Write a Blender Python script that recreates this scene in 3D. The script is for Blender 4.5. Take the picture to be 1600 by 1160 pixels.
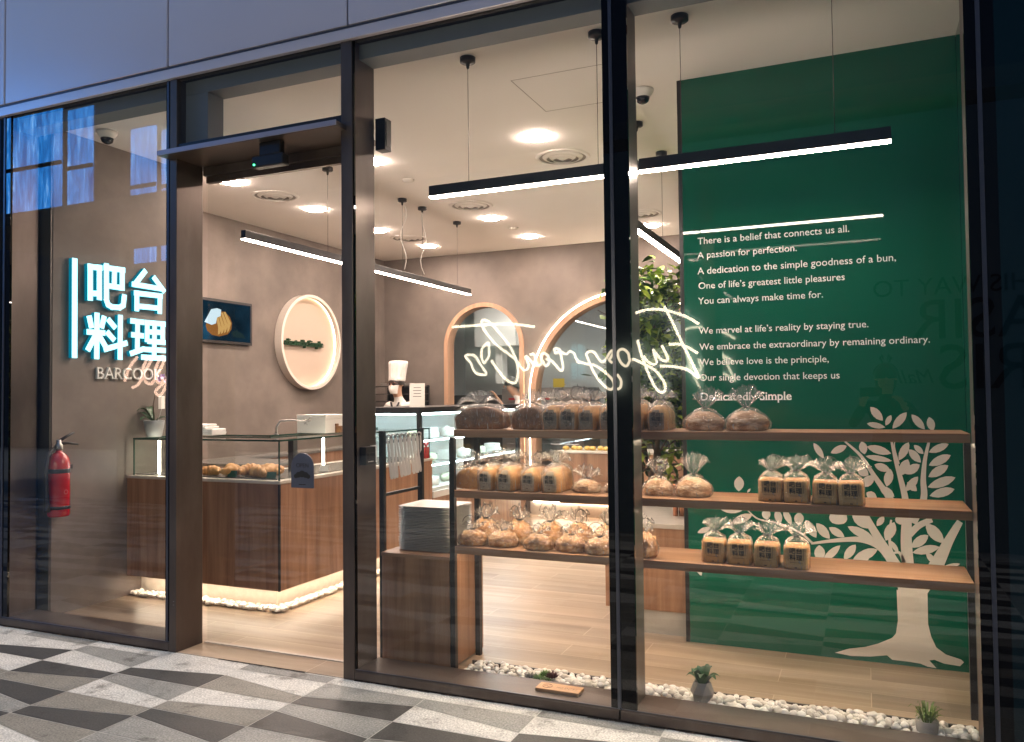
import bpy, bmesh, math, random
from mathutils import Vector, Matrix, noise
from mathutils.geometry import tessellate_polygon
random.seed(7)
R = math.radians
for o in list(bpy.data.objects): bpy.data.objects.remove(o)
S = bpy.context.scene
COL = S.collection

# ---------------------------------------------------------------- camera, sky, sun, exposure
ROT = Matrix(((0.91670775, 0.3994067, -0.01100855), (-0.02244353, 0.0239644, -0.99946085), (-0.39892755, 0.91646058, 0.03093245)))
F, CAM = 1262.005, Vector((0.0, -3.6443, 1.5))
cd = bpy.data.cameras.new('camera'); cam = bpy.data.objects.new('camera', cd); COL.objects.link(cam)
cd.sensor_width = 36; cd.lens = 28.395; cd.clip_start = .01; cd.clip_end = 500
m3 = ROT.transposed() @ Matrix(((1, 0, 0), (0, -1, 0), (0, 0, -1)))
cam.matrix_world = Matrix.Translation(CAM) @ m3.to_4x4()
S.camera = cam
W = bpy.data.worlds.new('World'); S.world = W; W.use_nodes = True
wn = W.node_tree.nodes; sky = wn.new('ShaderNodeTexSky'); sky.sky_type = 'NISHITA'; sky.sun_disc = False
SUN_EL, SUN_AZ = 86.0, 180.0
sky.sun_elevation = R(SUN_EL); sky.sun_rotation = R(SUN_AZ); sky.ozone_density = 8; sky.dust_density = .2; sky.air_density = 1.2
wn['Background'].inputs['Strength'].default_value = .05
W.node_tree.links.new(sky.outputs['Color'], wn['Background'].inputs['Color'])
sl = bpy.data.lights.new('sun', 'SUN'); sl.energy = .56; sl.angle = R(12); sl.color = (1, .95, .86)
so = bpy.data.objects.new('sun', sl); COL.objects.link(so); so.location = (-3, -12, 12); so.rotation_euler = (R(4), 0, 0)
S.view_settings.view_transform = 'Standard'; S.view_settings.look = 'None'; S.view_settings.exposure = 1.45; S.view_settings.gamma = 1
S.render.engine = 'CYCLES'
c = S.cycles
c.max_bounces = 8; c.diffuse_bounces = 4; c.glossy_bounces = 5; c.transmission_bounces = 6; c.transparent_max_bounces = 40
c.caustics_reflective = False; c.caustics_refractive = False; c.sample_clamp_indirect = 4; c.use_denoising = True
c.blur_glossy = 0
try: c.denoiser = 'OPENIMAGEDENOISE'
except Exception: pass

# a point of the photograph (1600 x 1160) put on a real plane of the place
def P(px, py, **k):
    r = ROT.transposed() @ Vector((px - 800, py - 580, F))
    a, v = list(k.items())[0]; i = 'xyz'.index(a)
    return CAM + r * ((v - CAM[i]) / r[i])

# ---------------------------------------------------------------- helpers
class MB:
    def __init__(s): s.v = []; s.f = []; s.m = []; s.sm = []
    def add(s, vs, fs, mi=0, smooth=False):
        n = len(s.v); s.v += [tuple(v) for v in vs]
        for f in fs: s.f.append([i + n for i in f]); s.m.append(mi); s.sm.append(smooth)
        return s
    def box(s, x0, x1, y0, y1, z0, z1, mi=0):
        v = [(x, y, z) for z in (z0, z1) for y in (y0, y1) for x in (x0, x1)]
        return s.add(v, [(0, 2, 3, 1), (4, 5, 7, 6), (0, 1, 5, 4), (2, 6, 7, 3), (0, 4, 6, 2), (1, 3, 7, 5)], mi)
    def obox(s, cen, ax, ay, az, mi=0):           # oriented box from half-axis vectors
        cen = Vector(cen); v = [cen + ax * i + ay * j + az * k for k in (-1, 1) for j in (-1, 1) for i in (-1, 1)]
        return s.add(v, [(0, 2, 3, 1), (4, 5, 7, 6), (0, 1, 5, 4), (2, 6, 7, 3), (0, 4, 6, 2), (1, 3, 7, 5)], mi)
    def tube(s, pts, r, n=8, mi=0, cap=True, closed=False, smooth=True):
        pts = [Vector(p) for p in pts]; rr = r if isinstance(r, (list, tuple)) else [r] * len(pts)
        rings = []; up = None
        for i, p in enumerate(pts):
            if closed: d = pts[(i + 1) % len(pts)] - pts[i - 1]
            else: d = pts[min(i + 1, len(pts) - 1)] - pts[max(i - 1, 0)]
            d = d.normalized() if d.length > 1e-9 else Vector((0, 0, 1))
            if up is None:
                up = Vector((0, 0, 1)) if abs(d.z) < .9 else Vector((1, 0, 0))
            a = d.cross(up); 
            if a.length < 1e-6: a = d.cross(Vector((0, 1, .1)))
            a.normalize(); b = a.cross(d).normalized(); up = b
            rings.append([p + (a * math.cos(t) + b * math.sin(t)) * rr[i] for t in [2 * math.pi * k / n for k in range(n)]])
        vs = [v for q in rings for v in q]; fs = []
        L = len(pts) if closed else len(pts) - 1
        for i in range(L):
            j = (i + 1) % len(pts)
            for k in range(n): fs.append((i * n + k, i * n + (k + 1) % n, j * n + (k + 1) % n, j * n + k))
        s.add(vs, fs, mi, smooth)
        if cap and not closed:
            s.add(rings[0], [list(range(n))[::-1]], mi); s.add(rings[-1], [list(range(n))], mi)
        return s
    def lathe(s, cen, prof, n=24, mi=0, smooth=True, sx=1, sy=1):
        cen = Vector(cen); vs = []; fs = []
        for r, z in prof:
            for k in range(n):
                t = 2 * math.pi * k / n; vs.append(cen + Vector((r * sx * math.cos(t), r * sy * math.sin(t), z)))
        for i in range(len(prof) - 1):
            for k in range(n): fs.append((i * n + k, i * n + (k + 1) % n, (i + 1) * n + (k + 1) % n, (i + 1) * n + k))
        s.add(vs, fs, mi, smooth)
        if prof[0][0] > 1e-4: s.add(vs[:n], [list(range(n))[::-1]], mi)
        if prof[-1][0] > 1e-4: s.add(vs[-n:], [list(range(n))], mi)
        return s
    def rings(s, rings, mi=0, smooth=True, cap0=True, cap1=True):
        n = len(rings[0]); vs = [v for r in rings for v in r]; fs = []
        for i in range(len(rings) - 1):
            for k in range(n): fs.append((i * n + k, i * n + (k + 1) % n, (i + 1) * n + (k + 1) % n, (i + 1) * n + k))
        s.add(vs, fs, mi, smooth)
        if cap0: s.add(rings[0], [list(range(n))[::-1]], mi, smooth)
        if cap1: s.add(rings[-1], [list(range(n))], mi, smooth)
        return s
    def prism(s, poly, fn, t, mi=0):              # polygon (u,v) -> fn(u,v,w), thickness w 0..t
        n = len(poly); a = [fn(u, v, 0) for u, v in poly]; b = [fn(u, v, t) for u, v in poly]
        tri = tessellate_polygon([[Vector((u, v, 0)) for u, v in poly]])
        s.add(a + b, [tuple(x) for x in tri] + [tuple(i + n for i in x[::-1]) for x in tri], mi)
        s.add(a + b, [(i, (i + 1) % n, n + (i + 1) % n, n + i) for i in range(n)], mi)
        return s

def org(o):
    p = Vector((0, 0, 0))
    while o is not None: p += o.location; o = o.parent
    return p
def build(name, mb, mats, parent=None, bevel=0, seg=2, loc=None, local=False):
    me = bpy.data.meshes.new(name); o = bpy.data.objects.new(name, me)
    off = Vector((0, 0, 0))
    if parent is not None:
        o.parent = parent
        if not local: off = org(parent)
    elif loc is not None: off = Vector(loc); o.location = off
    elif not local and mb.v:                       # a thing of one mesh: origin at the middle of its base
        xs, ys, zs = zip(*mb.v); off = Vector(((min(xs) + max(xs)) / 2, (min(ys) + max(ys)) / 2, min(zs))); o.location = off
    me.from_pydata([Vector(v) - off for v in mb.v], [], mb.f)
    for m in (mats if isinstance(mats, (list, tuple)) else [mats]): me.materials.append(m)
    me.polygons.foreach_set('material_index', mb.m); me.polygons.foreach_set('use_smooth', mb.sm)
    bm = bmesh.new(); bm.from_mesh(me); bmesh.ops.remove_doubles(bm, verts=bm.verts, dist=1e-5)
    bmesh.ops.recalc_face_normals(bm, faces=bm.faces); bm.to_mesh(me); bm.free()
    if bevel:
        b = o.modifiers.new('bevel', 'BEVEL'); b.width = bevel; b.segments = seg; b.limit_method = 'ANGLE'; b.angle_limit = R(40)
    COL.objects.link(o); me.update()
    return o
def tag(o, label=None, cat=None, group=None, kind=None):
    if label: o['label'] = label
    if cat: o['category'] = cat
    if group: o['group'] = group
    if kind: o['kind'] = kind
    return o
def thing(name, label, cat, loc=(0, 0, 0), rz=0, group=None):
    o = bpy.data.objects.new(name, None); o.empty_display_size = .05; COL.objects.link(o)
    o.location = loc; o.rotation_euler.z = rz
    return tag(o, label, cat, group)
def dup(root, loc, rz=0, label=None, group=None, scale=None):
    def cp(o, par):
        q = o.copy(); COL.objects.link(q)
        if par is not None: q.parent = par
        for ch in list(o.children): cp(ch, q)
        return q
    r = cp(root, None); r.location = loc; r.rotation_euler.z = rz
    if scale: r.scale = scale
    if label: r['label'] = label
    if group: r['group'] = group
    return r
def text_mesh(txt, size=1.0, extrude=.002, offset=0, res=3, shear=0):
    cu = bpy.data.curves.new('t', 'FONT'); cu.body = txt; cu.size = size; cu.extrude = extrude; cu.offset = offset; cu.resolution_u = res; cu.shear = shear
    ob = bpy.data.objects.new('t', cu); COL.objects.link(ob)
    dg = bpy.context.evaluated_depsgraph_get(); me = ob.evaluated_get(dg).to_mesh()
    vs = [v.co.copy() for v in me.vertices]; fs = [tuple(p.vertices) for p in me.polygons]
    ob.evaluated_get(dg).to_mesh_clear()
    bpy.data.objects.remove(ob); bpy.data.curves.remove(cu)
    return vs, fs
def put_text(mb, txt, a, b, nrm, extrude=.003, offset=0, fit=True, size=None, mi=0, shear=0, ysc=1.0):
    """text whose baseline runs from a to b; nrm faces the reader"""
    a, b, nrm = Vector(a), Vector(b), Vector(nrm).normalized()
    vs, fs = text_mesh(txt, 1.0, 0.02, offset, shear=shear)
    w = max(v.x for v in vs); u = (b - a).normalized(); L = (b - a).length
    sc = L / w if fit else size; up = nrm.cross(u)
    zs = extrude / .04
    mb.add([a + u * v.x * sc + up * v.y * sc * ysc + nrm * (v.z + .02) * zs for v in vs], fs, mi)
    return mb

# ---------------------------------------------------------------- materials
def _n(nt, t, **k):
    n = nt.nodes.new(t)
    for a, v in k.items(): setattr(n, a, v)
    return n
def principled(name, col, rough=.5, metal=0, spec=.5, coat=0, emit=None, estr=0, sss=0):
    m = bpy.data.materials.new(name); m.use_nodes = True; b = m.node_tree.nodes['Principled BSDF']
    b.inputs['Base Color'].default_value = (*col, 1); b.inputs['Roughness'].default_value = rough; b.inputs['Metallic'].default_value = metal
    b.inputs['Specular IOR Level'].default_value = spec; b.inputs['Coat Weight'].default_value = coat; b.inputs['Coat Roughness'].default_value = .08
    if emit: b.inputs['Emission Color'].default_value = (*emit, 1); b.inputs['Emission Strength'].default_value = estr
    return m
def ramp(nt, stops):
    r = _n(nt, 'ShaderNodeValToRGB'); e = r.color_ramp.elements
    while len(e) < len(stops): e.new(.5)
    for q, (p, cc) in zip(e, stops): q.position = p; q.color = (*cc, 1)
    return r
def noisy(name, stops, scale=8, detail=6, stretch=(1, 1, 1), rough=.6, metal=0, spec=.5, bump=0, bscale=60, coat=0, world=False, rvar=0, dist=0):
    m = principled(name, stops[0][1], rough, metal, spec, coat); nt = m.node_tree; b = nt.nodes['Principled BSDF']; L = nt.links
    if world: src = _n(nt, 'ShaderNodeNewGeometry').outputs['Position']
    else: src = _n(nt, 'ShaderNodeTexCoord').outputs['Object']
    mp = _n(nt, 'ShaderNodeMapping'); mp.inputs['Scale'].default_value = stretch; L.new(src, mp.inputs['Vector'])
    t = _n(nt, 'ShaderNodeTexNoise'); t.inputs['Scale'].default_value = scale; t.inputs['Detail'].default_value = detail; t.inputs['Distortion'].default_value = dist; t.inputs['Roughness'].default_value = .6
    L.new(mp.outputs[0], t.inputs['Vector']); r = ramp(nt, stops); L.new(t.outputs['Fac'], r.inputs[0]); L.new(r.outputs[0], b.inputs['Base Color'])
    if rvar:
        mr = _n(nt, 'ShaderNodeMapRange'); mr.inputs['To Min'].default_value = rough - rvar; mr.inputs['To Max'].default_value = rough + rvar; L.new(t.outputs['Fac'], mr.inputs['Value']); L.new(mr.outputs[0], b.inputs['Roughness'])
    if bump:
        t2 = _n(nt, 'ShaderNodeTexNoise'); t2.inputs['Scale'].default_value = bscale; t2.inputs['Detail'].default_value = 4; L.new(mp.outputs[0], t2.inputs['Vector'])
        bp = _n(nt, 'ShaderNodeBump'); bp.inputs['Strength'].default_value = bump; bp.inputs['Distance'].default_value = .01; L.new(t2.outputs['Fac'], bp.inputs['Height']); L.new(bp.outputs[0], b.inputs['Normal'])
    return m
def emission(name, col, s):
    m = bpy.data.materials.new(name); m.use_nodes = True; nt = m.node_tree; nt.nodes.remove(nt.nodes['Principled BSDF'])
    e = _n(nt, 'ShaderNodeEmission'); e.inputs[0].default_value = (*col, 1); e.inputs[1].default_value = s; nt.links.new(e.outputs[0], nt.nodes['Material Output'].inputs[0])
    return m
def thin_glass(name, tint=(.93, .96, .95), ior=1.6, rough=0.0, bump=0, bscale=30, haze=0, hazecol=(.9, .9, .9), glint_streaks=False, smudge=0):
    m = bpy.data.materials.new(name); m.use_nodes = True; nt = m.node_tree; L = nt.links; nt.nodes.remove(nt.nodes['Principled BSDF'])
    tr = _n(nt, 'ShaderNodeBsdfTransparent'); tr.inputs[0].default_value = (*tint, 1)
    gl = _n(nt, 'ShaderNodeBsdfGlossy'); gl.inputs['Roughness'].default_value = rough
    lw = _n(nt, 'ShaderNodeFresnel'); lw.inputs['IOR'].default_value = ior
    geo = _n(nt, 'ShaderNodeNewGeometry')
    # same reflectivity from both sides of the sheet
    mi = _n(nt, 'ShaderNodeMath', operation='DIVIDE'); mi.inputs[0].default_value = 1; mi.inputs[1].default_value = ior
    mx = _n(nt, 'ShaderNodeMix'); mx.inputs['A'].default_value = ior; mx.inputs['B'].default_value = ior
    dotn = _n(nt, 'ShaderNodeVectorMath', operation='DOT_PRODUCT'); L.new(geo.outputs['Normal'], dotn.inputs[0]); L.new(geo.outputs['Incoming'], dotn.inputs[1])
    ab = _n(nt, 'ShaderNodeMath', operation='ABSOLUTE'); L.new(dotn.outputs['Value'], ab.inputs[0])
    om = _n(nt, 'ShaderNodeMath', operation='SUBTRACT'); om.inputs[0].default_value = 1; L.new(ab.outputs[0], om.inputs[1])
    pw = _n(nt, 'ShaderNodeMath', operation='POWER'); pw.inputs[1].default_value = 5; L.new(om.outputs[0], pw.inputs[0])
    r0 = ((ior - 1) / (ior + 1)) ** 2
    ma = _n(nt, 'ShaderNodeMath', operation='MULTIPLY_ADD'); ma.inputs[1].default_value = 1 - r0; ma.inputs[2].default_value = r0; L.new(pw.outputs[0], ma.inputs[0])
    for q in (lw, mi, mx): nt.nodes.remove(q)
    ms = _n(nt, 'ShaderNodeMixShader'); L.new(ma.outputs[0], ms.inputs[0]); L.new(tr.outputs[0], ms.inputs[1]); L.new(gl.outputs[0], ms.inputs[2])
    out = ms
    if bump:
        tc = _n(nt, 'ShaderNodeTexCoord'); t2 = _n(nt, 'ShaderNodeTexNoise'); t2.inputs['Scale'].default_value = bscale; t2.inputs['Detail'].default_value = 2; t2.inputs['Distortion'].default_value = 1.2; L.new(tc.outputs['Object'], t2.inputs['Vector'])
        bp = _n(nt, 'ShaderNodeBump'); bp.inputs['Strength'].default_value = bump; bp.inputs['Distance'].default_value = .02; L.new(t2.outputs['Fac'], bp.inputs['Height']); L.new(bp.outputs[0], gl.inputs['Normal'])
    if smudge:              # faint dust, wipe marks and fingerprints on the sheet
        df = _n(nt, 'ShaderNodeBsdfDiffuse'); df.inputs[0].default_value = (.6, .6, .6, 1); m2 = _n(nt, 'ShaderNodeMixShader')
        sx = _n(nt, 'ShaderNodeTexNoise'); sx.inputs['Scale'].default_value = 2.6; sx.inputs['Detail'].default_value = 9; sx.inputs['Roughness'].default_value = .7; sx.inputs['Distortion'].default_value = 1.0; L.new(geo.outputs['Position'], sx.inputs['Vector'])
        rp = ramp(nt, [(.42, (.003,) * 3), (.62, (smudge * .45,) * 3), (.78, (smudge,) * 3)]); L.new(sx.outputs['Fac'], rp.inputs[0]); L.new(rp.outputs[0], m2.inputs[0]); L.new(ms.outputs[0], m2.inputs[1]); L.new(df.outputs[0], m2.inputs[2]); out = m2
    if haze:
        df = _n(nt, 'ShaderNodeBsdfDiffuse'); df.inputs[0].default_value = (*hazecol, 1); m2 = _n(nt, 'ShaderNodeMixShader'); m2.inputs[0].default_value = haze
        L.new(ms.outputs[0], m2.inputs[1]); L.new(df.outputs[0], m2.inputs[2]); out = m2
        if glint_streaks:          # pale streaks painted as light glints on the crumpled film
            mp = _n(nt, 'ShaderNodeMapping'); mp.inputs['Scale'].default_value = (1, 1, .14); L.new(tc.outputs['Object'], mp.inputs[0]); L.new(mp.outputs[0], t2.inputs['Vector'])
            t3 = _n(nt, 'ShaderNodeTexNoise'); t3.inputs['Scale'].default_value = 75; t3.inputs['Detail'].default_value = 3; t3.inputs['Distortion'].default_value = 1.5; L.new(mp.outputs[0], t3.inputs['Vector'])
            rp = ramp(nt, [(.48, (haze,) * 3), (.6, (.12,) * 3), (.72, (min(.7, .3 + haze * 2.2),) * 3)]); L.new(t3.outputs['Fac'], rp.inputs[0]); L.new(rp.outputs[0], m2.inputs[0])
            tl = _n(nt, 'ShaderNodeBsdfTranslucent'); tl.inputs[0].default_value = (*hazecol, 1); m4 = _n(nt, 'ShaderNodeMixShader'); m4.inputs[0].default_value = .5; L.new(df.outputs[0], m4.inputs[1]); L.new(tl.outputs[0], m4.inputs[2]); L.new(m4.outputs[0], m2.inputs[2])
    L.new(out.outputs[0], nt.nodes['Material Output'].inputs[0])
    return m
def wood(name, c0, c1, c2, axis='z', scale=1.0, rough=.4, plank=None, coat=0):
    """straight grain along axis; plank=(length,width) adds board joints on the xy plane"""
    m = principled(name, c1, rough, 0, .4, coat); nt = m.node_tree; b = nt.nodes['Principled BSDF']; L = nt.links
    src = _n(nt, 'ShaderNodeNewGeometry').outputs['Position']
    st = {'x': (.06, 1, 1), 'y': (1, .06, 1), 'z': (1, 1, .06)}[axis]
    mp = _n(nt, 'ShaderNodeMapping'); mp.inputs['Scale'].default_value = st; L.new(src, mp.inputs['Vector'])
    vec = mp.outputs[0]
    if plank:
        br = _n(nt, 'ShaderNodeTexBrick'); br.offset = .37; br.inputs['Scale'].default_value = 1; br.inputs['Brick Width'].default_value = plank[0]; br.inputs['Row Height'].default_value = plank[1]
        br.inputs['Mortar Size'].default_value = .0022; br.inputs['Mortar Smooth'].default_value = .1; br.inputs['Color1'].default_value = (0, 0, 0, 1); br.inputs['Color2'].default_value = (1, 1, 1, 1); br.inputs['Mortar'].default_value = (.5, .5, .5, 1)
        L.new(src, br.inputs['Vector'])
        sc = _n(nt, 'ShaderNodeVectorMath', operation='SCALE'); sc.inputs['Scale'].default_value = 7.3; L.new(br.outputs['Color'], sc.inputs[0])
        ad = _n(nt, 'ShaderNodeVectorMath', operation='ADD'); L.new(vec, ad.inputs[0]); L.new(sc.outputs[0], ad.inputs[1]); vec = ad.outputs[0]
    t = _n(nt, 'ShaderNodeTexNoise'); t.inputs['Scale'].default_value = 14 * scale; t.inputs['Detail'].default_value = 7; t.inputs['Roughness'].default_value = .62; t.inputs['Distortion'].default_value = .35; L.new(vec, t.inputs['Vector'])
    r = ramp(nt, [(.28, c0), (.5, c1), (.72, c2)]); L.new(t.outputs['Fac'], r.inputs[0]); col = r.outputs[0]
    t3 = _n(nt, 'ShaderNodeTexNoise'); t3.inputs['Scale'].default_value = 2.2 * scale; t3.inputs['Detail'].default_value = 2; L.new(vec, t3.inputs['Vector'])
    mr = _n(nt, 'ShaderNodeMapRange'); mr.inputs['From Min'].default_value = .3; mr.inputs['From Max'].default_value = .7; mr.inputs['To Min'].default_value = .72; mr.inputs['To Max'].default_value = 1.18; L.new(t3.outputs['Fac'], mr.inputs['Value'])
    mm = _n(nt, 'ShaderNodeMix', data_type='RGBA', blend_type='MULTIPLY'); mm.inputs['Factor'].default_value = 1; L.new(col, mm.inputs['A']); L.new(mr.outputs[0], mm.inputs['B']); col = mm.outputs['Result']
    if plank:
        mx = _n(nt, 'ShaderNodeMix', data_type='RGBA'); mx.inputs['B'].default_value = (*[min(1, q * 1.25) for q in c2], 1); L.new(br.outputs['Fac'], mx.inputs['Factor']); L.new(col, mx.inputs['A']); col = mx.outputs['Result']
        # tone shift from board to board
        hs = _n(nt, 'ShaderNodeHueSaturation'); rr = _n(nt, 'ShaderNodeMapRange'); rr.inputs['To Min'].default_value = .86; rr.inputs['To Max'].default_value = 1.1; L.new(br.outputs['Color'], rr.inputs['Value']); L.new(rr.outputs[0], hs.inputs['Value']); L.new(col, hs.inputs['Color']); col = hs.outputs[0]
    L.new(col, b.inputs['Base Color'])
    bp = _n(nt, 'ShaderNodeBump'); bp.inputs['Strength'].default_value = .12; bp.inputs['Distance'].default_value = .004; L.new(t.outputs['Fac'], bp.inputs['Height']); L.new(bp.outputs[0], b.inputs['Normal'])
    return m

M = {}
M['frame'] = noisy('brown_anodised_metal', [(.3, (.088, .065, .056)), (.5, (.112, .085, .072)), (.72, (.15, .118, .10))], 5, 8, (1, 1, .35), .36, .5, .5, rvar=.14, bump=.03, bscale=9, world=True)
M['black'] = principled('black_metal', (.012, .011, .012), .38, 0, .5)
M['blackglass'] = principled('black_fritted_glass', (.004, .004, .005), .0, 0, .45)
M['joint'] = principled('grey_silicone_joint', (.10, .10, .12), .3, .6)
M['clad'] = noisy('satin_cladding', [(.3, (.66, .585, .60)), (.7, (.70, .62, .64))], .7, 2, (1, 1, 1), .28, .3, .5, coat=.3, world=True)
M['gap'] = principled('dark_gap', (.01, .01, .012), .8)
M['glass'] = thin_glass('shopfront_glass', (.93, .955, .945), 1.74, smudge=.03)
M['clear'] = thin_glass('case_glass', (.96, .985, .97), 1.5)
M['glassedge'] = principled('green_glass_edge', (.02, .06, .045), .1)
M['plaster'] = noisy('microcement', [(.2, (.108, .091, .079)), (.5, (.172, .144, .124)), (.8, (.255, .213, .184))], 1.6, 7, (1, 1, 1), .62, 0, .4, bump=.06, bscale=14, world=True)
M['plasterdark'] = noisy('dark_metal_panel', [(.3, (.07, .062, .055)), (.7, (.09, .08, .07))], 1.5, 4, (1, 1, 1), .35, .2, .5, world=True)
M['ceil'] = noisy('ceiling_paint', [(.3, (.83, .79, .76)), (.7, (.87, .83, .80))], .8, 4, (1, 1, 1), .85, 0, .2, world=True)
M['soffit'] = principled('soffit_paint', (.16, .17, .18), .6)
M['green'] = noisy('green_gloss_panel', [(.3, (.005, .092, .055)), (.7, (.007, .104, .062))], 1.2, 3, (1, 1, 1), .025, 0, .5, world=True)
M['cream'] = principled('cream_paint', (.66, .60, .54), .5)
M['white'] = principled('white_paint', (.75, .73, .70), .5)
M['whiteletter'] = principled('white_letter', (.85, .84, .80), .4, emit=(1, .95, .88), estr=.05)  # faint glow put into the letters, which are no lamps
M['woodz'] = wood('walnut_laminate', (.20, .098, .056), (.33, .172, .098), (.44, .25, .148), 'z', 1.1, .42)
M['woodx'] = wood('walnut_shelf', (.24, .118, .066), (.36, .195, .112), (.46, .275, .168), 'x', 1.2, .4)
M['floor'] = wood('oak_plank', (.29, .21, .14), (.38, .282, .195), (.47, .36, .258), 'x', .8, .33, plank=(1.2, .2))
M['copper'] = wood('oak_frame', (.40, .235, .145), (.48, .29, .185), (.55, .35, .23), 'z', 1.5, .45)
M['stone'] = noisy('sintered_stone', [(.3, (.52, .46, .39)), (.7, (.60, .54, .47))], 20, 6, (1, 1, 1), .35, world=True)
M['concrete'] = noisy('concrete', [(.3, (.34, .31, .28)), (.7, (.42, .39, .35))], 5, 8, (1, 1, 1), .8, bump=.1, world=True)
M['greystone'] = noisy('grey_worktop', [(.3, (.13, .12, .11)), (.7, (.17, .16, .145))], 10, 6, (1, 1, 1), .25, world=True)
M['pebble'] = noisy('white_pebble', [(.3, (.70, .66, .60)), (.7, (.84, .81, .76))], 9, 5, (1, 1, 1), .5, bump=.2, bscale=80, world=True)
M['lamp'] = emission('warm_downlight', (1, .765, .65), 136)
M['led'] = emission('white_led', (1, .81, .68), 40)
M['ledwarm'] = emission('warm_led', (1, .80, .60), 20)
M['shelfled'] = emission('shelf_led', (1, .80, .58), 38)
M['ledcase'] = emission('case_led', (1, .90, .72), 16)
M['ledcool'] = emission('cool_led', (.75, .92, 1), 20)
M['sign'] = emission('cyan_sign', (.36, .88, 1.0), 1.15)
M['signside'] = emission('cyan_sign_side', (.0, .34, .50), .22)
M['neon'] = emission('warm_neon', (1, .84, .60), 9)
M['neonpink'] = emission('pink_neon', (1, .62, .45), 5)
M['steel'] = noisy('brushed_steel', [(.3, (.34, .33, .32)), (.7, (.44, .43, .42))], 6, 4, (.1, 1, 1), .32, .9, world=True)
M['steeldark'] = noisy('dark_steel', [(.3, (.06, .055, .05)), (.7, (.10, .09, .085))], 3, 4, (1, 1, 1), .35, .6, world=True)
M['red'] = principled('red_enamel', (.45, .008, .012), .22, 0, .5, .6)
M['leaf'] = noisy('leaf', [(.25, (.018, .055, .010)), (.55, (.09, .18, .018)), (.9, (.36, .46, .06))], 5, 4, rough=.4, world=True)
M['darkleaf'] = noisy('dark_leaf', [(.3, (.015, .06, .02)), (.7, (.035, .10, .035))], 12, 4, rough=.35, world=True)
M['bark'] = noisy('bark', [(.3, (.06, .04, .03)), (.7, (.16, .11, .075))], 12, 6, (1, 1, .2), .85, bump=.6, bscale=40)
M['skin'] = noisy('skin', [(.3, (.46, .26, .17)), (.7, (.54, .32, .215))], 6, 3, rough=.5)
M['hair'] = noisy('hair', [(.3, (.012, .009, .008)), (.7, (.035, .026, .02))], 40, 3, (1, 1, .2), .45)
M['cloth'] = noisy('white_cotton', [(.3, (.66, .63, .60)), (.7, (.76, .73, .70))], 6, 4, rough=.9, bump=.25, bscale=25)
M['darkcloth'] = noisy('dark_cloth', [(.3, (.02, .02, .024)), (.7, (.035, .035, .04))], 6, 4, rough=.9, bump=.3, bscale=30)
M['plastic'] = noisy('pale_plastic', [(.3, (.66, .62, .57)), (.7, (.72, .68, .63))], 6, 3, rough=.4)
M['paper'] = principled('paper', (.72, .69, .65), .8)
M['bag'] = thin_glass('cellophane', (.975, .972, .965), 1.75, .06, bump=1.0, bscale=60, haze=.06, hazecol=(.92, .90, .87), glint_streaks=True)
M['bagdense'] = thin_glass('crumpled_cellophane', (.97, .965, .955), 1.9, .08, bump=1.0, bscale=70, haze=.11, hazecol=(.92, .90, .87), glint_streaks=True)  # denser haze painted in for creases lit from above
M['crust'] = noisy('golden_crust', [(.25, (.36, .15, .045)), (.5, (.54, .27, .09)), (.75, (.68, .40, .16))], 14, 7, rough=.55, bump=.35, bscale=70)
M['crustdark'] = noisy('dark_crust', [(.25, (.085, .034, .013)), (.5, (.19, .08, .03)), (.78, (.36, .17, .065))], 18, 8, rough=.6, bump=.5, bscale=70)
M['crumbdark'] = noisy('fruit_crumb', [(.32, (.05, .03, .022)), (.42, (.20, .15, .11)), (.7, (.29, .225, .165))], 42, 5, rough=.85, bump=.3, bscale=90)
M['crumb'] = noisy('pale_crumb', [(.28, (.16, .10, .06)), (.38, (.40, .31, .21)), (.7, (.50, .40, .28))], 38, 5, rough=.85, bump=.3, bscale=90)
M['toast'] = noisy('toast_crumb', [(.3, (.50, .29, .115)), (.7, (.62, .39, .17))], 22, 6, rough=.75, bump=.25, bscale=90)
M['flour'] = noisy('floured_crust', [(.3, (.15, .065, .025)), (.48, (.40, .215, .10)), (.68, (.70, .54, .37))], 14, 8, (1, 1, 2.6), .7, bump=1.0, bscale=45)
M['rustic'] = noisy('rustic_crust', [(.3, (.15, .05, .014)), (.5, (.44, .20, .065)), (.72, (.74, .54, .30))], 17, 8, (1, 1, 1.6), .5, bump=1.0, bscale=38)
M['tie'] = principled('black_ribbon', (.015, .013, .012), .4)
M['print'] = principled('dark_print', (.035, .03, .025), .6)
M['orchid'] = principled('orchid_petal', (.50, .36, .66), .6)
M['navy'] = principled('slate_sign', (.12, .125, .16), .5)
M['yellow'] = principled('yellow_sign', (.62, .44, .02), .5)
M['cake'] = noisy('iced_cake', [(.3, (.55, .42, .28)), (.5, (.75, .72, .66)), (.8, (.80, .78, .74))], 25, 4, rough=.5)
M['kitchenwall'] = principled('kitchen_wall', (.60, .61, .60), .6)

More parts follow.
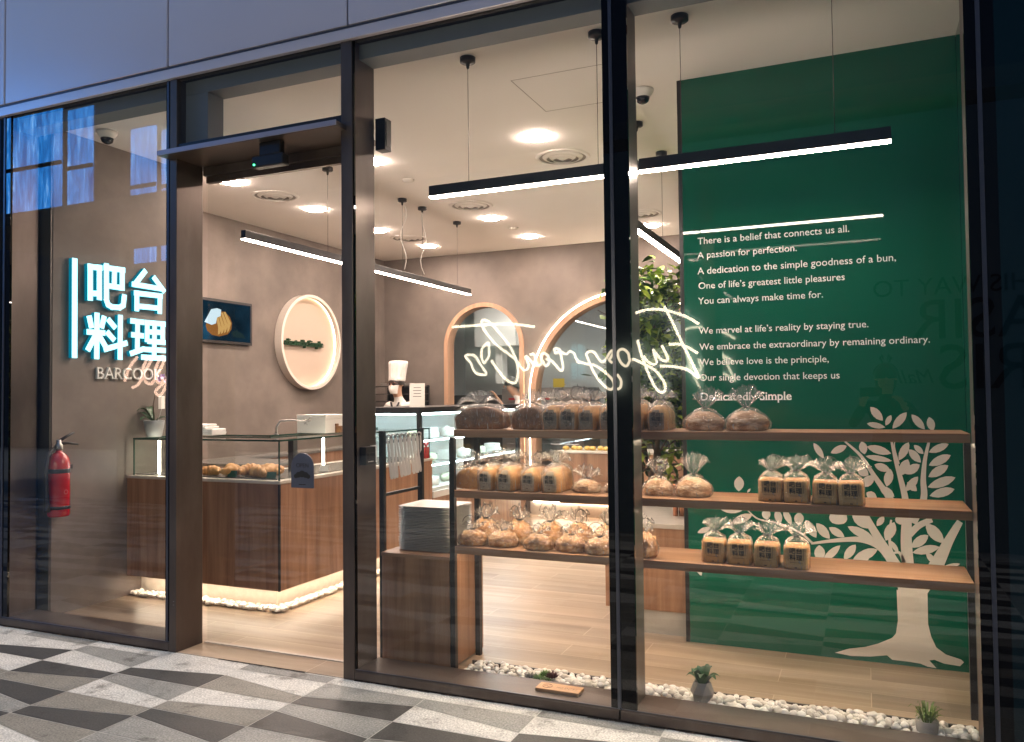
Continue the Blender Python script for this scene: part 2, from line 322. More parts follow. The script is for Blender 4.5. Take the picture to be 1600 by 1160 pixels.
# ================================================================ OUTSIDE
# pavement of long trapezoid tiles, 0.6 m courses square to the shopfront
def pavement():
    mats = [noisy('tile_' + n, [(.3, tuple(q * .84 for q in cc)), (.5, cc), (.72, tuple(q * 1.12 for q in cc))], 9, 9, rough=.55, bump=.12, bscale=150, world=True, rvar=.1) for n, cc in
            [('light', (.53, .51, .465)), ('grey', (.235, .230, .21)), ('brown', (.205, .19, .16)), ('dark', (.043, .041, .038))]]
    for mm in mats:            # salt-and-pepper grain and scattered stains
        nt = mm.node_tree; L = nt.links; b = nt.nodes['Principled BSDF']; col = b.inputs['Base Color'].links[0].from_socket
        pos = _n(nt, 'ShaderNodeNewGeometry').outputs['Position']
        g = _n(nt, 'ShaderNodeTexNoise'); g.inputs['Scale'].default_value = 110; g.inputs['Detail'].default_value = 2; L.new(pos, g.inputs['Vector'])
        mr = _n(nt, 'ShaderNodeMapRange'); mr.inputs['From Min'].default_value = .3; mr.inputs['From Max'].default_value = .7; mr.inputs['To Min'].default_value = .58; mr.inputs['To Max'].default_value = 1.38; L.new(g.outputs['Fac'], mr.inputs['Value'])
        x = _n(nt, 'ShaderNodeMix', data_type='RGBA', blend_type='MULTIPLY'); x.inputs['Factor'].default_value = 1; L.new(col, x.inputs['A']); L.new(mr.outputs[0], x.inputs['B'])
        s = _n(nt, 'ShaderNodeTexNoise'); s.inputs['Scale'].default_value = 5.5; s.inputs['Detail'].default_value = 5; s.inputs['Roughness'].default_value = .7; L.new(pos, s.inputs['Vector'])
        r2 = ramp(nt, [(.33, (.30, .29, .27)), (.44, (1, 1, 1))]); L.new(s.outputs['Fac'], r2.inputs[0])
        y = _n(nt, 'ShaderNodeMix', data_type='RGBA', blend_type='MULTIPLY'); y.inputs['Factor'].default_value = .8; L.new(x.outputs['Result'], y.inputs['A']); L.new(r2.outputs[0], y.inputs['B']); L.new(y.outputs['Result'], b.inputs['Base Color'])
    grout = principled('grout', (.50, .48, .43), .9)
    a = [0, .2, .3, .4]; cc = [0, .1, .2, .4]
    A = lambda k: -.1 - [0, .2, .3, .4][k % 4] - .6 * (k // 4)
    Cn = lambda k: -.1 - [0, .1, .3, .5][k % 4] - .6 * (k // 4)
    known = {(0, 0): 0, (0, 1): 3, (0, 2): 0, (0, 3): 2, (0, 4): 0, (2, 0): 0, (2, 1): 3, (2, 2): 1, (2, 3): 0, (2, 4): 2, (2, 5): 3,
             (1, 0): 1, (1, 1): 0, (1, 2): 3, (1, 3): 2, (1, 4): 3, (1, 5): 1, (1, 6): 3, (1, 7): 0,
             (3, 0): 0, (3, 1): 2, (3, 2): 0, (3, 3): 2, (3, 4): 3, (3, 5): 1,
             (4, 0): 1, (4, 1): 3, (4, 2): 1, (4, 3): 3, (4, 4): 1, (5, 0): 1, (5, 1): 0, (5, 2): 3, (5, 3): 1, (6, 0): 0, (6, 1): 3, (6, 2): 0, (7, 0): 1, (7, 1): 0}
    rnd = random.Random(3); mb = MB(); g = .0022
    # columns: i=2 lies between x=-3.81 and x=-3.21; even i start on an 'A' line
    for i in range(-12, 22):
        x0 = -3.81 + .592 * (i - 2); x1 = x0 + .592
        last = -1
        for k in range(-1, 34):
            f0, f1 = (A, Cn) if i % 2 == 0 else (Cn, A)
            # both lines step in the same order but exchange short and long intervals
            if i % 2 == 0: l0, l1, r0, r1 = A(k), A(k + 1), Cn(k), Cn(k + 1)
            else: l0, l1, r0, r1 = Cn(k), Cn(k + 1), A(k), A(k + 1)
            if k == -1: l0 = r0 = -.012
            q = known.get((i, k + 0 if k >= 0 else 0))
            if k == -1: q = 0 if i % 3 else 1
            if q is None or k < 0:
                q = rnd.choice([0, 0, 1, 2, 3, 3] if last != 3 else [0, 0, 1, 2]) if k >= 0 else q
            last = q
            l0 = min(l0, -.012); r0 = min(r0, -.012)
            mb.add([(x0 + g, l0 - g, 0), (x0 + g, l1 + g, 0), (x1 - g, r1 + g, 0), (x1 - g, r0 - g, 0)], [(0, 1, 2, 3)], q)
    ob = build('pavement', mb, mats, loc=(0, 0, 0)); tag(ob, kind='structure')
    sb = MB(); sb.add([(-60, -60, -.0012), (60, -60, -.0012), (60, -.001, -.0012), (-60, -.001, -.0012)], [(0, 1, 2, 3)])
    tag(build('ground', sb, grout, loc=(0, 0, 0)), kind='structure')
pavement()

# ---- shopfront: posts, sills, panes, header
ZT = 3.445
front = thing('shopfront', 'full-height glazed shopfront with brown metal posts and sills around the bakery window', 'shopfront', (-2.5, .1, 0))
def part(name, mb, m, par, **k): return build(name, mb, m, par, **k)
def post(x0, x1, y1=.208, y0=0.012, mi='frame', z1=ZT):
    b = MB(); b.box(x0, x1, y0, y1, 0.0, z1); return part('post', b, M[mi], front, bevel=.003)
post(-3.83, -3.775, .2, -.012); post(-2.583, -2.512, .208, -.012); post(-1.085, -.995); post(.405, .475); post(-5.46, -5.30)
# black glass edges beside the joints, each with a silver joint line
for x0, x1, xj in ((-3.868, -3.832, -3.85), (-2.546, -2.505, -2.538), (-1.103, -.982, -1.062), (.396, .50, .445), (-5.42, -5.288, -5.345)):
    b = MB(); b.box(x0, x1, -.004, .011, .057, ZT); part('glass_edge', b, M['blackglass'], front)
    b = MB(); b.box(xj - .008, xj + .008, -.009, -.004, .057, ZT); part('joint', b, M['joint'], front)
def pane(x0, x1, z0, z1, y=.004):
    b = MB(); b.add([(x0, y, z0), (x1, y, z0), (x1, y, z1), (x0, y, z1)], [(0, 1, 2, 3)]); return part('window_pane', b, M['glass'], front)
pane(-5.288, -3.868, .057, ZT); pane(-2.505, -1.103, .057, ZT); pane(-.982, .396, .057, ZT); pane(-3.832, -2.546, 3.045, ZT)
b = MB(); b.box(.50, 1.9, -.004, .012, .057, ZT); part('dark_pane', b, principled('teal_backed_glass', (.004, .016, .020), .02, 0, .6), front)
for x0, x1 in ((-5.46, -3.832), (-2.512, -1.064), (-1.058, 1.9)):
    b = MB(); b.box(x0, x1, -.006, .222, .012, .055); b.box(x0, x1, -.012, -.006, .006, .050); b.box(x0, x1, .0, .22, .0005, .012)
    part('sill', b, M['frame'], front, bevel=.003)
    b = MB(); b.box(x0, x1, -.0085, .003, .055, .0585); part('sill_joint', b, M['joint'], front)
b = MB(); b.box(-3.832, -2.546, -.004, .05, 2.985, 3.045); part('transom_bar', b, M['black'], front)
b = MB(); b.box(-3.835, -2.55, -.10, .30, 2.955, 2.983); b.box(-3.775, -2.583, .20, .30, 2.90, 2.955); part('door_header', b, M['frame'], front, bevel=.003)
b = MB(); b.box(-3.835, -2.55, -.106, -.10, 2.957, 2.985); part('header_trim', b, principled('lilac_metal', (.36, .33, .38), .35, .4), front)
b = MB(); b.box(-5.46, 1.9, -.03, .0, ZT, 3.505); part('head_trim', b, M['clad'], front, bevel=.003)
b = MB(); b.box(-5.46, .41, .06, .20, 3.362, ZT - .002); part('bulkhead', b, M['soffit'], front)
b = MB(); b.box(-3.83, -3.60, .06, .19, 3.05, 3.36); part('inner_post', b, M['soffit'], front)

for x0, x1 in ((-5.46, -3.832), (-2.512, 1.9)):
    b = MB(); rg = random.Random(int(x1 * 10)); x = x0
    while x < x1 - .02:
        dx = min(rg.uniform(.02, .07), x1 - x); d = rg.uniform(.002, .011); b.add([(x, -.012 - d, .0012), (x + dx, -.012 - d * rg.uniform(.5, 1.2), .0012), (x + dx, -.0002, .0045), (x, -.0002, .0045)], [(0, 1, 2, 3)]); x += dx
    part('sealant', b, noisy('old_sealant', [(.35, (.02, .016, .013)), (.55, (.05, .036, .026)), (.7, (.20, .12, .07))], 24, 5, rough=.95, world=True), front)
b = MB(); b.box(-3.77, -2.585, .205, .232, .0012, .006); part('threshold_strip', b, M['stone'], front)
b = MB(); rg = random.Random(8); x = -3.45
while x < -2.85: dx = rg.uniform(.015, .05); b.add([(x, -.011 - rg.uniform(.001, .008), .0016), (x + dx, -.011 - rg.uniform(.001, .008), .0016), (x + dx, -.0005, .0022), (x, -.0005, .0022)], [(0, 1, 2, 3)]); x += dx
part('sealant', b, principled('dark_sealant', (.03, .026, .022), .9), front)
for z in (.28, .30): b = MB(); b.lathe((-3.792, -.0125, z), [(0, -.0006), (.004, -.0004), (.0045, .0006), (0, .0008)], 8); part('screw', b, M['steel'], front)

# cladding above, one panel per bay
clad = thing('cladding_wall', 'pale lilac metal cladding panels above the shop windows', 'wall', (-2.5, 0, 3.505))
xs = [-7.2, -5.345, -3.85, -2.538, -1.062, .445, 1.9]
for i in range(len(xs) - 1):
    b = MB(); b.box(xs[i] + .005, xs[i + 1] - .005, -.012, .03, 3.53, 5.6); part('cladding_panel', b, M['clad'], clad, bevel=.006)
b = MB(); b.box(-7.2, 1.9, .03, .2, 3.447, 5.6); part('backing', b, M['gap'], clad)
b = MB(); b.box(-7.2, 1.9, -.032, .029, 3.506, 3.512); part('drip_strip', b, M['joint'], clad)
b = MB(); b.box(1.9, 6, -.004, .2, 0, 5.6); tag(build('neighbour_wall', b, M['blackglass']), 'dark glazed wall of the neighbouring unit at far right', 'wall')
b = MB(); b.box(-14, -5.46, -.004, .2, 0, 5.6); tag(build('neighbour_wall', b, M['plasterdark']), 'dark panelled wall left of the shopfront', 'wall')

# door kit
door = thing('sliding_door', 'clear glass sliding door with a hanging OPEN sign, set back behind the jambs', 'door', (-3.18, .235, 0))
b = MB(); b.add([(-3.77, .235, .012), (-2.59, .235, .012), (-2.59, .235, 2.90), (-3.77, .235, 2.90)], [(0, 1, 2, 3)]); part('door_pane', b, M['glass'], door)
b = MB(); b.box(-3.768, -2.59, .22, .25, 2.86, 2.898); part('top_rail', b, M['frame'], door)
a0, a1 = P(455, 762, y=.222), P(490, 762, y=.222); zt = P(472, 708, y=.222).z; w2 = (a1.x - a0.x) / 2; cx = (a0.x + a1.x) / 2; z0 = a0.z
poly = [(cx - w2, z0), (cx + w2, z0)] + [(cx + w2 * math.cos(t), zt - w2 + w2 * math.sin(t)) for t in [math.pi * k / 16 for k in range(17)]]
b = MB(); b.prism(poly, lambda u, v, w: Vector((u, .222 + w, v)), .006); sg = part('door_sign', b, M['navy'], door); sg['label'] = 'slate blue arched sign reading OPEN over a croissant silhouette'
b = MB(); put_text(b, 'OPEN', (cx - w2 * .55, .2218, zt - w2 * 1.05), (cx + w2 * .55, .2218, zt - w2 * 1.05), (0, -1, 0), .001)
for k, (dx, dz, r) in enumerate([(-.62, 0, .18), (-.36, .1, .24), (0, .17, .28), (.36, .1, .24), (.62, 0, .18)]):
    b.prism([(cx + w2 * (dx * .9 + r * math.cos(t)), z0 + w2 * (.85 + dz + r * .9 * math.sin(t))) for t in [2 * math.pi * q / 12 for q in range(12)]], lambda u, v, w: Vector((u, .2208 - .0003 * k - w, v)), .001)
b.box(cx - w2 * .3, cx + w2 * .3, .2208, .2218, z0 + w2 * .22, z0 + w2 * .28); part('lettering', b, M['print'], sg)

t = thing('motion_sensor', 'black door motion sensor with a green light under the header', 'sensor', (-3.05, -.04, 2.78))
b = MB(); b.box(-3.16, -2.94, -.06, .0, 2.81, 2.875); b.box(-3.12, -2.97, -.045, .0, 2.875, 2.955); part('housing', b, M['black'], t, bevel=.008)
b = MB(); b.lathe((-3.14, -.061, 2.825), [(.004, -.004), (.006, 0), (.004, .004)], 10); part('status_light', b, emission('green_led', (.05, 1, .3), 4), t)
q = P(895, 140, z=ZT - .005); b = MB()
for x0, x1, y0, y1 in ((-.3, .3, -.3, -.296), (-.3, .3, .296, .3), (-.3, -.296, -.296, .296), (.296, .3, -.296, .296)): b.box(q.x + x0, q.x + x1, q.y + y0, q.y + y1, 3.4388, 3.4399)
tag(build('access_panel', b, principled('shadow_gap', (.30, .27, .24), .8)), 'thin square outline of an access hatch in the ceiling near the mullion', 'access hatch')
b = MB(); b.box(-2.508, -2.445, .212, .28, 2.90, 3.08); b.box(-2.445, -2.442, .225, .267, 2.92, 3.06); tag(build('speaker_box', b, M['black'], bevel=.006), 'black box mounted high on the door post inside the window', 'box')
t = thing('card_reader', 'black card reader with white sticker on the inner door post', 'card reader', (-2.48, .1, 1.13))
b = MB(); b.box(-2.511, -2.47, .045, .14, 1.135, 1.232); b.box(-2.47, -2.466, .06, .125, 1.165, 1.2); part('reader', b, M['black'], t, bevel=.005)
b = MB(); b.box(-2.512, -2.503, .15, .20, 1.14, 1.235); q = part('sticker', b, M['paper'], t)
b = MB(); b.box(-2.503, -2.502, .163, .188, 1.165, 1.215); part('sticker_print', b, M['print'], q)
b = MB(); rq = random.Random(3); y = .064
while y < .118: d = rq.uniform(.003, .008); b.box(-2.4698, -2.4692, y, y + d, 1.150, 1.1545); y += d + .003
part('printed_marks', b, M['white'], t)

# ================================================================ SHELL OF THE SHOP
ZC, YB, XL = 3.44, 6.13, -6.22
b = MB(); b.add([(-6.4, .001, 0), (.6, .001, 0), (.6, 6.13, 0), (-6.4, 6.13, 0)], [(0, 1, 2, 3)]); tag(build('shop_floor', b, M['floor'], loc=(0, 0, 0)), kind='structure')
b = MB(); b.box(-6.5, .7, .2, 6.4, ZC, 3.6); tag(build('ceiling', b, M['ceil'], loc=(0, 0, 0)), kind='structure')
b = MB(); b.box(-7.2, -5.23, .27, 1.62, 0, ZC); sw = build('sign_wall', b, M['plaster']); tag(sw, 'taupe plaster wall pier carrying the glowing cyan sign beside the left window', 'wall')
b = MB(); b.box(-5.68, -5.36, .255, .27, .0, ZC); b.box(-5.352, -5.235, .255, .27, .0, ZC); part('end_panel', b, M['plasterdark'], sw)
b = MB(); b.box(-6.42, XL, 1.6, 6.3, 0, ZC); rw = build('side_wall', b, M['plaster']); tag(rw, 'long taupe plaster side wall behind the pastry counter', 'wall')
b = MB(); b.box(.50, .64, .2, 6.3, 0, ZC); tag(build('side_wall', b, M['green']), 'glossy green side wall at the right end of the window', 'wall')

# back wall with two arches (one open, one glazed)
def arch(cx, r, zc, n=40, z0=0.0): return [(cx - r, z0)] + [(cx - r * math.cos(t), zc + r * math.sin(t)) for t in [math.pi * k / n for k in range(n + 1)]] + [(cx + r, z0)]
A1 = arch(-4.665, .575, 2.17); A2 = arch(-2.70, 1.27, 1.50)
out = [(XL - .1, 0)] + A1 + A2 + [(.6, 0), (.6, ZC), (XL - .1, ZC)]
b = MB(); b.prism(out, lambda u, v, w: Vector((u, YB + w, v)), .14); bw = build('back_wall', b, M['plaster'], loc=(-3, YB, 0)); tag(bw, 'taupe rear wall pierced by two arched kitchen windows', 'wall')
def arch_frame(cx, r, zc, w, y0, y1, mat, name, n=48):
    o_, i_ = arch(cx, r + .012, zc, n), arch(cx, r - w, zc, n); b = MB(); m = len(o_)
    vs = [(u, y0, v) for u, v in o_] + [(u, y0, v) for u, v in i_] + [(u, y1, v) for u, v in o_] + [(u, y1, v) for u, v in i_]
    fs = []
    for k in range(m - 1): fs += [(k, k + 1, m + k + 1, m + k), (m + k, m + k + 1, 3 * m + k + 1, 3 * m + k), (2 * m + k, 2 * m + k + 1, k + 1, k), (2 * m + k, 3 * m + k, 3 * m + k + 1, 2 * m + k + 1)]
    b.add(vs, fs); return part(name, b, mat, bw)
arch_frame(-4.665, .575, 2.17, .044, YB - .035, YB + .15, M['copper'], 'arch_frame')
arch_frame(-2.70, 1.27, 1.50, .065, YB - .05, YB + .15, M['copper'], 'arch_frame')
for cx, r, zc in ((-2.70, 1.20, 1.50),):
    b = MB(); b.add([(u, YB + .06, v) for u, v in arch(cx, r, zc)], [list(range(43))]); part('arch_pane', b, thin_glass('arch_glass', (.86, .89, .90), 1.9) if cx > -3 else M['clear'], bw)
b = MB(); b.tube([(u, YB - .012, v) for u, v in arch(-2.70, 1.297, 1.50, 60, .6)], .009, 6); part('halo_strip', b, M['ledwarm'], bw)

# kitchen behind the arches
kit = thing('kitchen_room', 'grey kitchen room glimpsed through the two arches', 'room', (-3, 7.8, 0))
b = MB(); b.box(-6.6, .6, 9.4, 9.5, 0, 3.2); b.box(-6.7, -6.6, 6.27, 9.5, 0, 3.2); b.box(.6, .7, 6.27, 9.5, 0, 3.2); part('wall', b, M['kitchenwall'], kit)
b = MB(); b.box(-6.7, .7, 6.27, 9.5, 3.2, 3.3); part('ceiling', b, M['white'], kit)
b = MB(); b.box(-6.7, .7, 6.131, 9.5, -.06, -.001); part('floor', b, M['concrete'], kit)
b = MB(); b.box(-5.72, -5.0, 8.0, 8.5, 2.3, 3.2); b.box(-5.4, -5.28, 8.1, 8.3, 1.7, 2.3); part('extractor_hood', b, M['white'], kit)
b = MB(); b.box(-6.2, -5.0, 7.6, 8.4, 0, 1.52); b.box(-6.1, -5.9, 7.59, 7.6, .9, 1.4); part('dark_cabinet', b, M['steeldark'], kit, bevel=.01)
b = MB(); b.box(-4.98, -3.7, 7.4, 8.2, 0, 1.62); b.box(-4.9, -3.75, 7.37, 7.4, .9, 1.25); b.box(-4.9, -3.75, 7.37, 7.4, .3, .8); part('deck_oven', b, M['steel'], kit, bevel=.01)
b = MB(); b.box(-4.85, -4.2, 7.36, 7.37, 1.44, 1.47); part('red_strip', b, principled('red_strip', (.5, .01, .02), .4), kit)
b = MB(); b.box(-3.6, -1.2, 8.2, 8.9, 0, 1.9); b.box(-3.5, -2.5, 8.17, 8.2, 1.2, 1.8); b.box(-2.4, -1.3, 8.17, 8.2, 1.2, 1.8); b.box(-3.5, -2.5, 8.17, 8.2, .5, 1.1); part('rack_oven', b, M['steeldark'], kit, bevel=.01)
q = P(873, 602, y=7.9); b = MB(); b.box(q.x - .09, q.x + .09, 7.9, 7.905, q.z - .12, q.z + .1); b.box(q.x - .01, q.x + .01, 7.905, 8.18, q.z, q.z + .02); part('yellow_notice', b, M['yellow'], kit)
b = MB(); b.box(-3.3, -1.6, 7.4, 7.9, 1.05, 1.09); b.box(-3.25, -3.2, 7.45, 7.5, 0, 1.05); b.box(-1.7, -1.65, 7.45, 7.5, 0, 1.05); part('steel_table', b, M['steel'], kit)
for x in (-4.6, -2.4, -1.2):
    b = MB(); b.box(x - .3, x + .3, 7.2, 7.5, 3.185, 3.199); part('added_light', b, emission('kitchen_fill', (1, .95, .88), 20), kit)  # unseen panels added to brighten the kitchen

# green wall with text and tree mural
YG = 1.31
gw = thing('green_wall', 'glossy deep green partition with white verse and a cream tree mural', 'wall', (-.28, YG + .03, 0))
b = MB(); b.box(-.998, .499, YG, YG + .06, 0, ZC); part('panel', b, M['green'], gw)
b = MB(); b.box(-1.022, -.998, YG - .003, YG + .062, 0, ZC); part('edge_trim', b, M['black'], gw)
lines = [('There is a belief that connects us all.', 1090, 382, 1327, 363), ('A passion for perfection.', 1090, 404, 1245, 393), ('A dedication to the simple goodness of a bun,', 1090, 428, 1400, 409), ('One of life’s greatest little pleasures', 1091, 451, 1320, 439), ('You can always make time for.', 1091, 474, 1286, 467),
         ('We marvel at life’s reality by staying true.', 1092, 520, 1357, 514), ('We embrace the extraordinary by remaining ordinary.', 1093, 546, 1453, 537), ('We believe love is the principle,', 1093, 570, 1295, 567), ('Our single devotion that keeps us', 1093, 595, 1312, 592)]
b = MB()
for s_, x0, y0, x1, y1 in lines:
    a, e = P(x0, y0, y=YG), P(x1, y1, y=YG); z = (a.z + e.z) / 2; put_text(b, s_, (a.x, YG - .0005, z), (e.x, YG - .0005, z), (0, -1, 0), .003)
part('verse_lettering', b, M['whiteletter'], gw)
def serif_text(b, s_, a, e, nrm, ext, offset=.012):
    """heavier roman letters: text plus thin slab serifs at the feet of the stems"""
    put_text(b, s_, a, e, nrm, ext, offset)
    a, e, nrm = Vector(a), Vector(e), Vector(nrm); u = (e - a).normalized(); up = nrm.cross(u); vs, fs = text_mesh(s_, 1.0, .02, offset)
    sc = (e - a).length / max(v.x for v in vs)
    xs_ = sorted(set(round(v.x, 3) for v in vs if abs(v.y) < .02)); last = -9
    for x in xs_:
        if x - last > .09:
            p = a + u * (x + .035) * sc + up * .012 * sc + nrm * ext * .6; b.obox(p, u * .075 * sc, nrm * ext * .5, up * .017 * sc); last = x
a, e = P(1094, 626, y=YG), P(1237, 625, y=YG)
b = MB(); serif_text(b, 'Dedicatedly Simple', (a.x, YG - .0005, a.z), (e.x, YG - .0005, a.z), (0, -1, 0), .003); part('motto_lettering', b, M['whiteletter'], gw)

def gpt(zx, zy):  # traced point on the mural
    p = P(1120 + zx * .25, 620 + zy * .25, y=YG); return (p.x, p.z)
mur = MB(); mk = [0]
def mural(poly):
    d = .0012 + .00035 * (mk[0] % 7); mk[0] += 1
    mur.prism(poly, lambda u, v, w: Vector((u, YG - .0004 - w, v)), d)
def leaf(x1, y1, x2, y2, w):
    a, e = Vector((x1, y1)), Vector((x2, y2)); d = e - a; n = Vector((-d.y, d.x)).normalized() * w * .56
    prof = [(0, 0), (.12, .5), (.3, .9), (.5, 1), (.7, .86), (.88, .45), (1, 0)]
    pts = [a + d * t + n * k for t, k in prof] + [a + d * t - n * k for t, k in prof[-2:0:-1]]
    mural([gpt(p.x, p.y) for p in pts])
def branch(pts, w0, w1):
    P_ = [Vector(p) for p in pts]; L_, R_ = [], []
    Q = []
    for i in range(len(P_) - 1):
        for k in range(5): 
            t = k / 5; p0 = P_[max(i - 1, 0)]; p1 = P_[i]; p2 = P_[i + 1]; p3 = P_[min(i + 2, len(P_) - 1)]
            Q.append(.5 * ((2 * p1) + (p2 - p0) * t + (2 * p0 - 5 * p1 + 4 * p2 - p3) * t * t + (3 * p1 - p0 - 3 * p2 + p3) * t ** 3))
    Q.append(P_[-1])
    for i, p in enumerate(Q):
        d = (Q[min(i + 1, len(Q) - 1)] - Q[max(i - 1, 0)]); n = Vector((-d.y, d.x)).normalized(); w = (w0 + (w1 - w0) * i / (len(Q) - 1)) / 2
        L_.append(p + n * w); R_.append(p - n * w)
    mural([gpt(p.x, p.y) for p in L_ + R_[::-1]])
for q in [(960, 65, 1038, 150, 45), (1090, 116, 1055, 180, 30), (1187, 98, 1098, 200, 45), (938, 168, 1052, 192, 32), (1217, 112, 1300, 205, 42), (1326, 128, 1350, 215, 45),
          (605, 290, 668, 385, 34), (812, 308, 712, 352, 40), (905, 280, 925, 360, 46), (938, 312, 1090, 356, 46), (930, 372, 1095, 402, 32), (985, 425, 1085, 462, 44), (880, 450, 948, 490, 50), (905, 560, 985, 495, 55), (1085, 452, 1062, 562, 52),
          (1200, 285, 1138, 398, 46), (1232, 303, 1292, 358, 32), (1200, 330, 1275, 412, 44), (1195, 392, 1150, 492, 56), (1268, 425, 1175, 482, 50), (1449, 296, 1325, 348, 42), (1462, 366, 1325, 430, 50), (1447, 430, 1322, 502, 52), (1492, 505, 1318, 566, 52), (1486, 578, 1330, 620, 50),
          (140, 498, 138, 592, 55), (1018, 565, 1110, 625, 46), (935, 600, 1000, 640, 46), (1258, 500, 1180, 590, 44), (1190, 535, 1250, 590, 40), (210, 575, 190, 600, 12),
          (222, 738, 95, 788, 46), (300, 700, 318, 770, 48), (372, 708, 398, 792, 42), (418, 706, 466, 796, 36), (515, 722, 512, 805, 54), (555, 772, 622, 882, 50), (622, 792, 706, 888, 50), (702, 818, 798, 878, 42), (720, 715, 765, 798, 70), (805, 728, 755, 796, 62),
          (845, 730, 962, 822, 62), (818, 812, 985, 892, 48), (640, 928, 646, 1028, 60), (772, 930, 660, 1032, 42), (868, 925, 795, 1018, 48), (1005, 955, 850, 1020, 56), (958, 1000, 830, 1055, 44), (1322, 866, 1214, 942, 54), (1392, 940, 1222, 975, 48), (1308, 975, 1372, 1048, 34), (1306, 795, 1420, 915, 64),
          (1110, 785, 1055, 900, 62), (1045, 750, 1000, 808, 36), (1135, 975, 1085, 900, 26), (1520, 1045, 1400, 1075, 26), (1130, 740, 1150, 800, 44), (-135, 1022, -95, 1120, 34), (20, 700, 160, 712, 40), (-40, 820, -120, 850, 30)]: leaf(*q)
for pts, w0, w1 in [([(800, 280), (900, 370), (980, 490), (1050, 590), (1110, 680), (1190, 800)], 10, 55), ([(1092, 280), (1118, 400), (1150, 520), (1178, 640), (1190, 800)], 14, 50), ([(1325, 285), (1300, 400), (1290, 520), (1292, 640), (1225, 790)], 16, 52),
                    ([(1188, 760), (1184, 900), (1196, 1080), (1205, 1235)], 62, 84), ([(925, 740), (1000, 870), (1080, 1000), (1150, 1130), (1180, 1235)], 40, 82), ([(590, 918), (750, 898), (900, 893), (1010, 930), (1085, 1010), (1150, 1120)], 12, 70),
                    ([(1520, 780), (1450, 900), (1400, 1000), (1345, 1100), (1250, 1220)], 40, 120), ([(1345, 768), (1265, 805), (1205, 860)], 34, 46), ([(195, 712), (260, 765), (380, 790), (520, 850), (600, 918)], 6, 14), ([(1090, 770), (1080, 850), (1090, 960), (1150, 1060)], 12, 22), ([(1085, 985), (1140, 975), (1170, 1040)], 10, 24), ([(1180, 230), (1110, 290), (1140, 420)], 6, 8)]: branch(pts, w0, w1)
trk = [(1401, 922), (1403, 970), (1400, 990), (1394, 997), (1372, 1006), (1352, 1011), (1326, 1014), (1305, 1020), (1330, 1025), (1360, 1026), (1386, 1024), (1394, 1031), (1420, 1034), (1438, 1037), (1450, 1042), (1463, 1044), (1452, 1032), (1460, 1031), (1475, 1037), (1500, 1041), (1506, 1035), (1502, 1031), (1478, 1023), (1463, 1012), (1455, 995), (1450, 975), (1449, 922)]
mural([(P(x, y, y=YG).x, P(x, y, y=YG).z) for x, y in trk])
part('tree_mural', mur, M['cream'], gw)

# ================================================================ SIGN ON THE LEFT WALL
XS = -5.23
def spt(zx, zy): p = P(80 + zx * 200 / 1160, 380 + zy * 200 / 1160, x=XS + .048); return Vector((p.y, p.z))
GLY = {'a': [[(355, 188), (355, 522)], [(437, 198), (437, 517)], [(330, 215), (463, 226)], [(355, 455), (437, 460)], [(500, 198), (500, 515), (515, 560), (550, 580), (620, 585), (652, 565), (662, 480)], [(474, 222), (668, 248)], [(642, 240), (642, 430)], [(572, 235), (570, 375)], [(500, 385), (645, 408)]],
       'b': [[(858, 248), (755, 378)], [(732, 372), (1012, 418)], [(925, 305), (1028, 445)], [(776, 430), (775, 618)], [(750, 452), (1008, 482)], [(985, 470), (982, 642)], [(775, 572), (985, 592)]],
       'c': [[(343, 658), (368, 772)], [(482, 662), (455, 772)], [(415, 632), (412, 1052)], [(322, 805), (488, 816)], [(408, 825), (328, 975)], [(425, 825), (492, 940)], [(512, 688), (582, 772)], [(502, 803), (572, 883)], [(625, 652), (622, 1058)], [(474, 966), (687, 905)]],
       'd': [[(718, 704), (842, 720)], [(726, 830), (840, 842)], [(783, 712), (780, 992)], [(715, 1004), (845, 958)], [(870, 700), (868, 898)], [(1010, 715), (1008, 908)], [(845, 720), (1034, 736)], [(870, 805), (1010, 812)], [(870, 890), (1032, 902)], [(935, 730), (930, 1045)], [(840, 964), (1036, 975)], [(813, 1034), (1044, 1047)]]}
def stroke(b, pts, w, fn, t, mi=0):
    for i in range(len(pts) - 1):
        a, e = Vector(pts[i]), Vector(pts[i + 1]); d = (e - a).normalized(); n = Vector((-d.y, d.x)) * w / 2
        x = d * (w * .28 if len(pts) > 2 else 0)
        b.prism([tuple(q) for q in (a - x + n, a - x - n, e + x - n, e + x + n)], fn, t, mi)
sg = thing('neon_sign', 'glowing cyan sign with four Chinese characters and a vertical bar on the taupe wall', 'sign', (XS, .85, 1.8))
for key in 'abcd':
    b = MB(); bs = MB()
    for k, st in enumerate(GLY[key]):
        pts = [spt(*q) for q in st]
        stroke(b, pts, .041, lambda u, v, w: Vector((XS + .0455 + .0004 * k + w, u, v)), .004)
        stroke(bs, pts, .0415, lambda u, v, w: Vector((XS + .012 + .0004 * k + w, u, v)), .030)
    o = part('character', b, M['sign'], sg); part('character_side', bs, M['signside'], o)
b = MB(); bs = MB(); pts = [spt(214, 138), spt(212, 1042)]
stroke(b, pts, .040, lambda u, v, w: Vector((XS + .0455 + w, u, v)), .004); stroke(bs, pts, .0405, lambda u, v, w: Vector((XS + .012 + w, u, v)), .030)
o = part('bar', b, M['sign'], sg); part('bar_side', bs, M['signside'], o)
b = MB(); a, e = P(147, 592, x=XS), P(250, 594, x=XS); serif_text(b, 'BARCOOK', (XS + .004, a.y, a.z), (XS + .004, e.y, a.z), (1, 0, 0), .02, .0)
tag(build('wall_lettering', b, M['white']), 'raised pale capitals reading BARCOOK under the cyan sign', 'lettering')

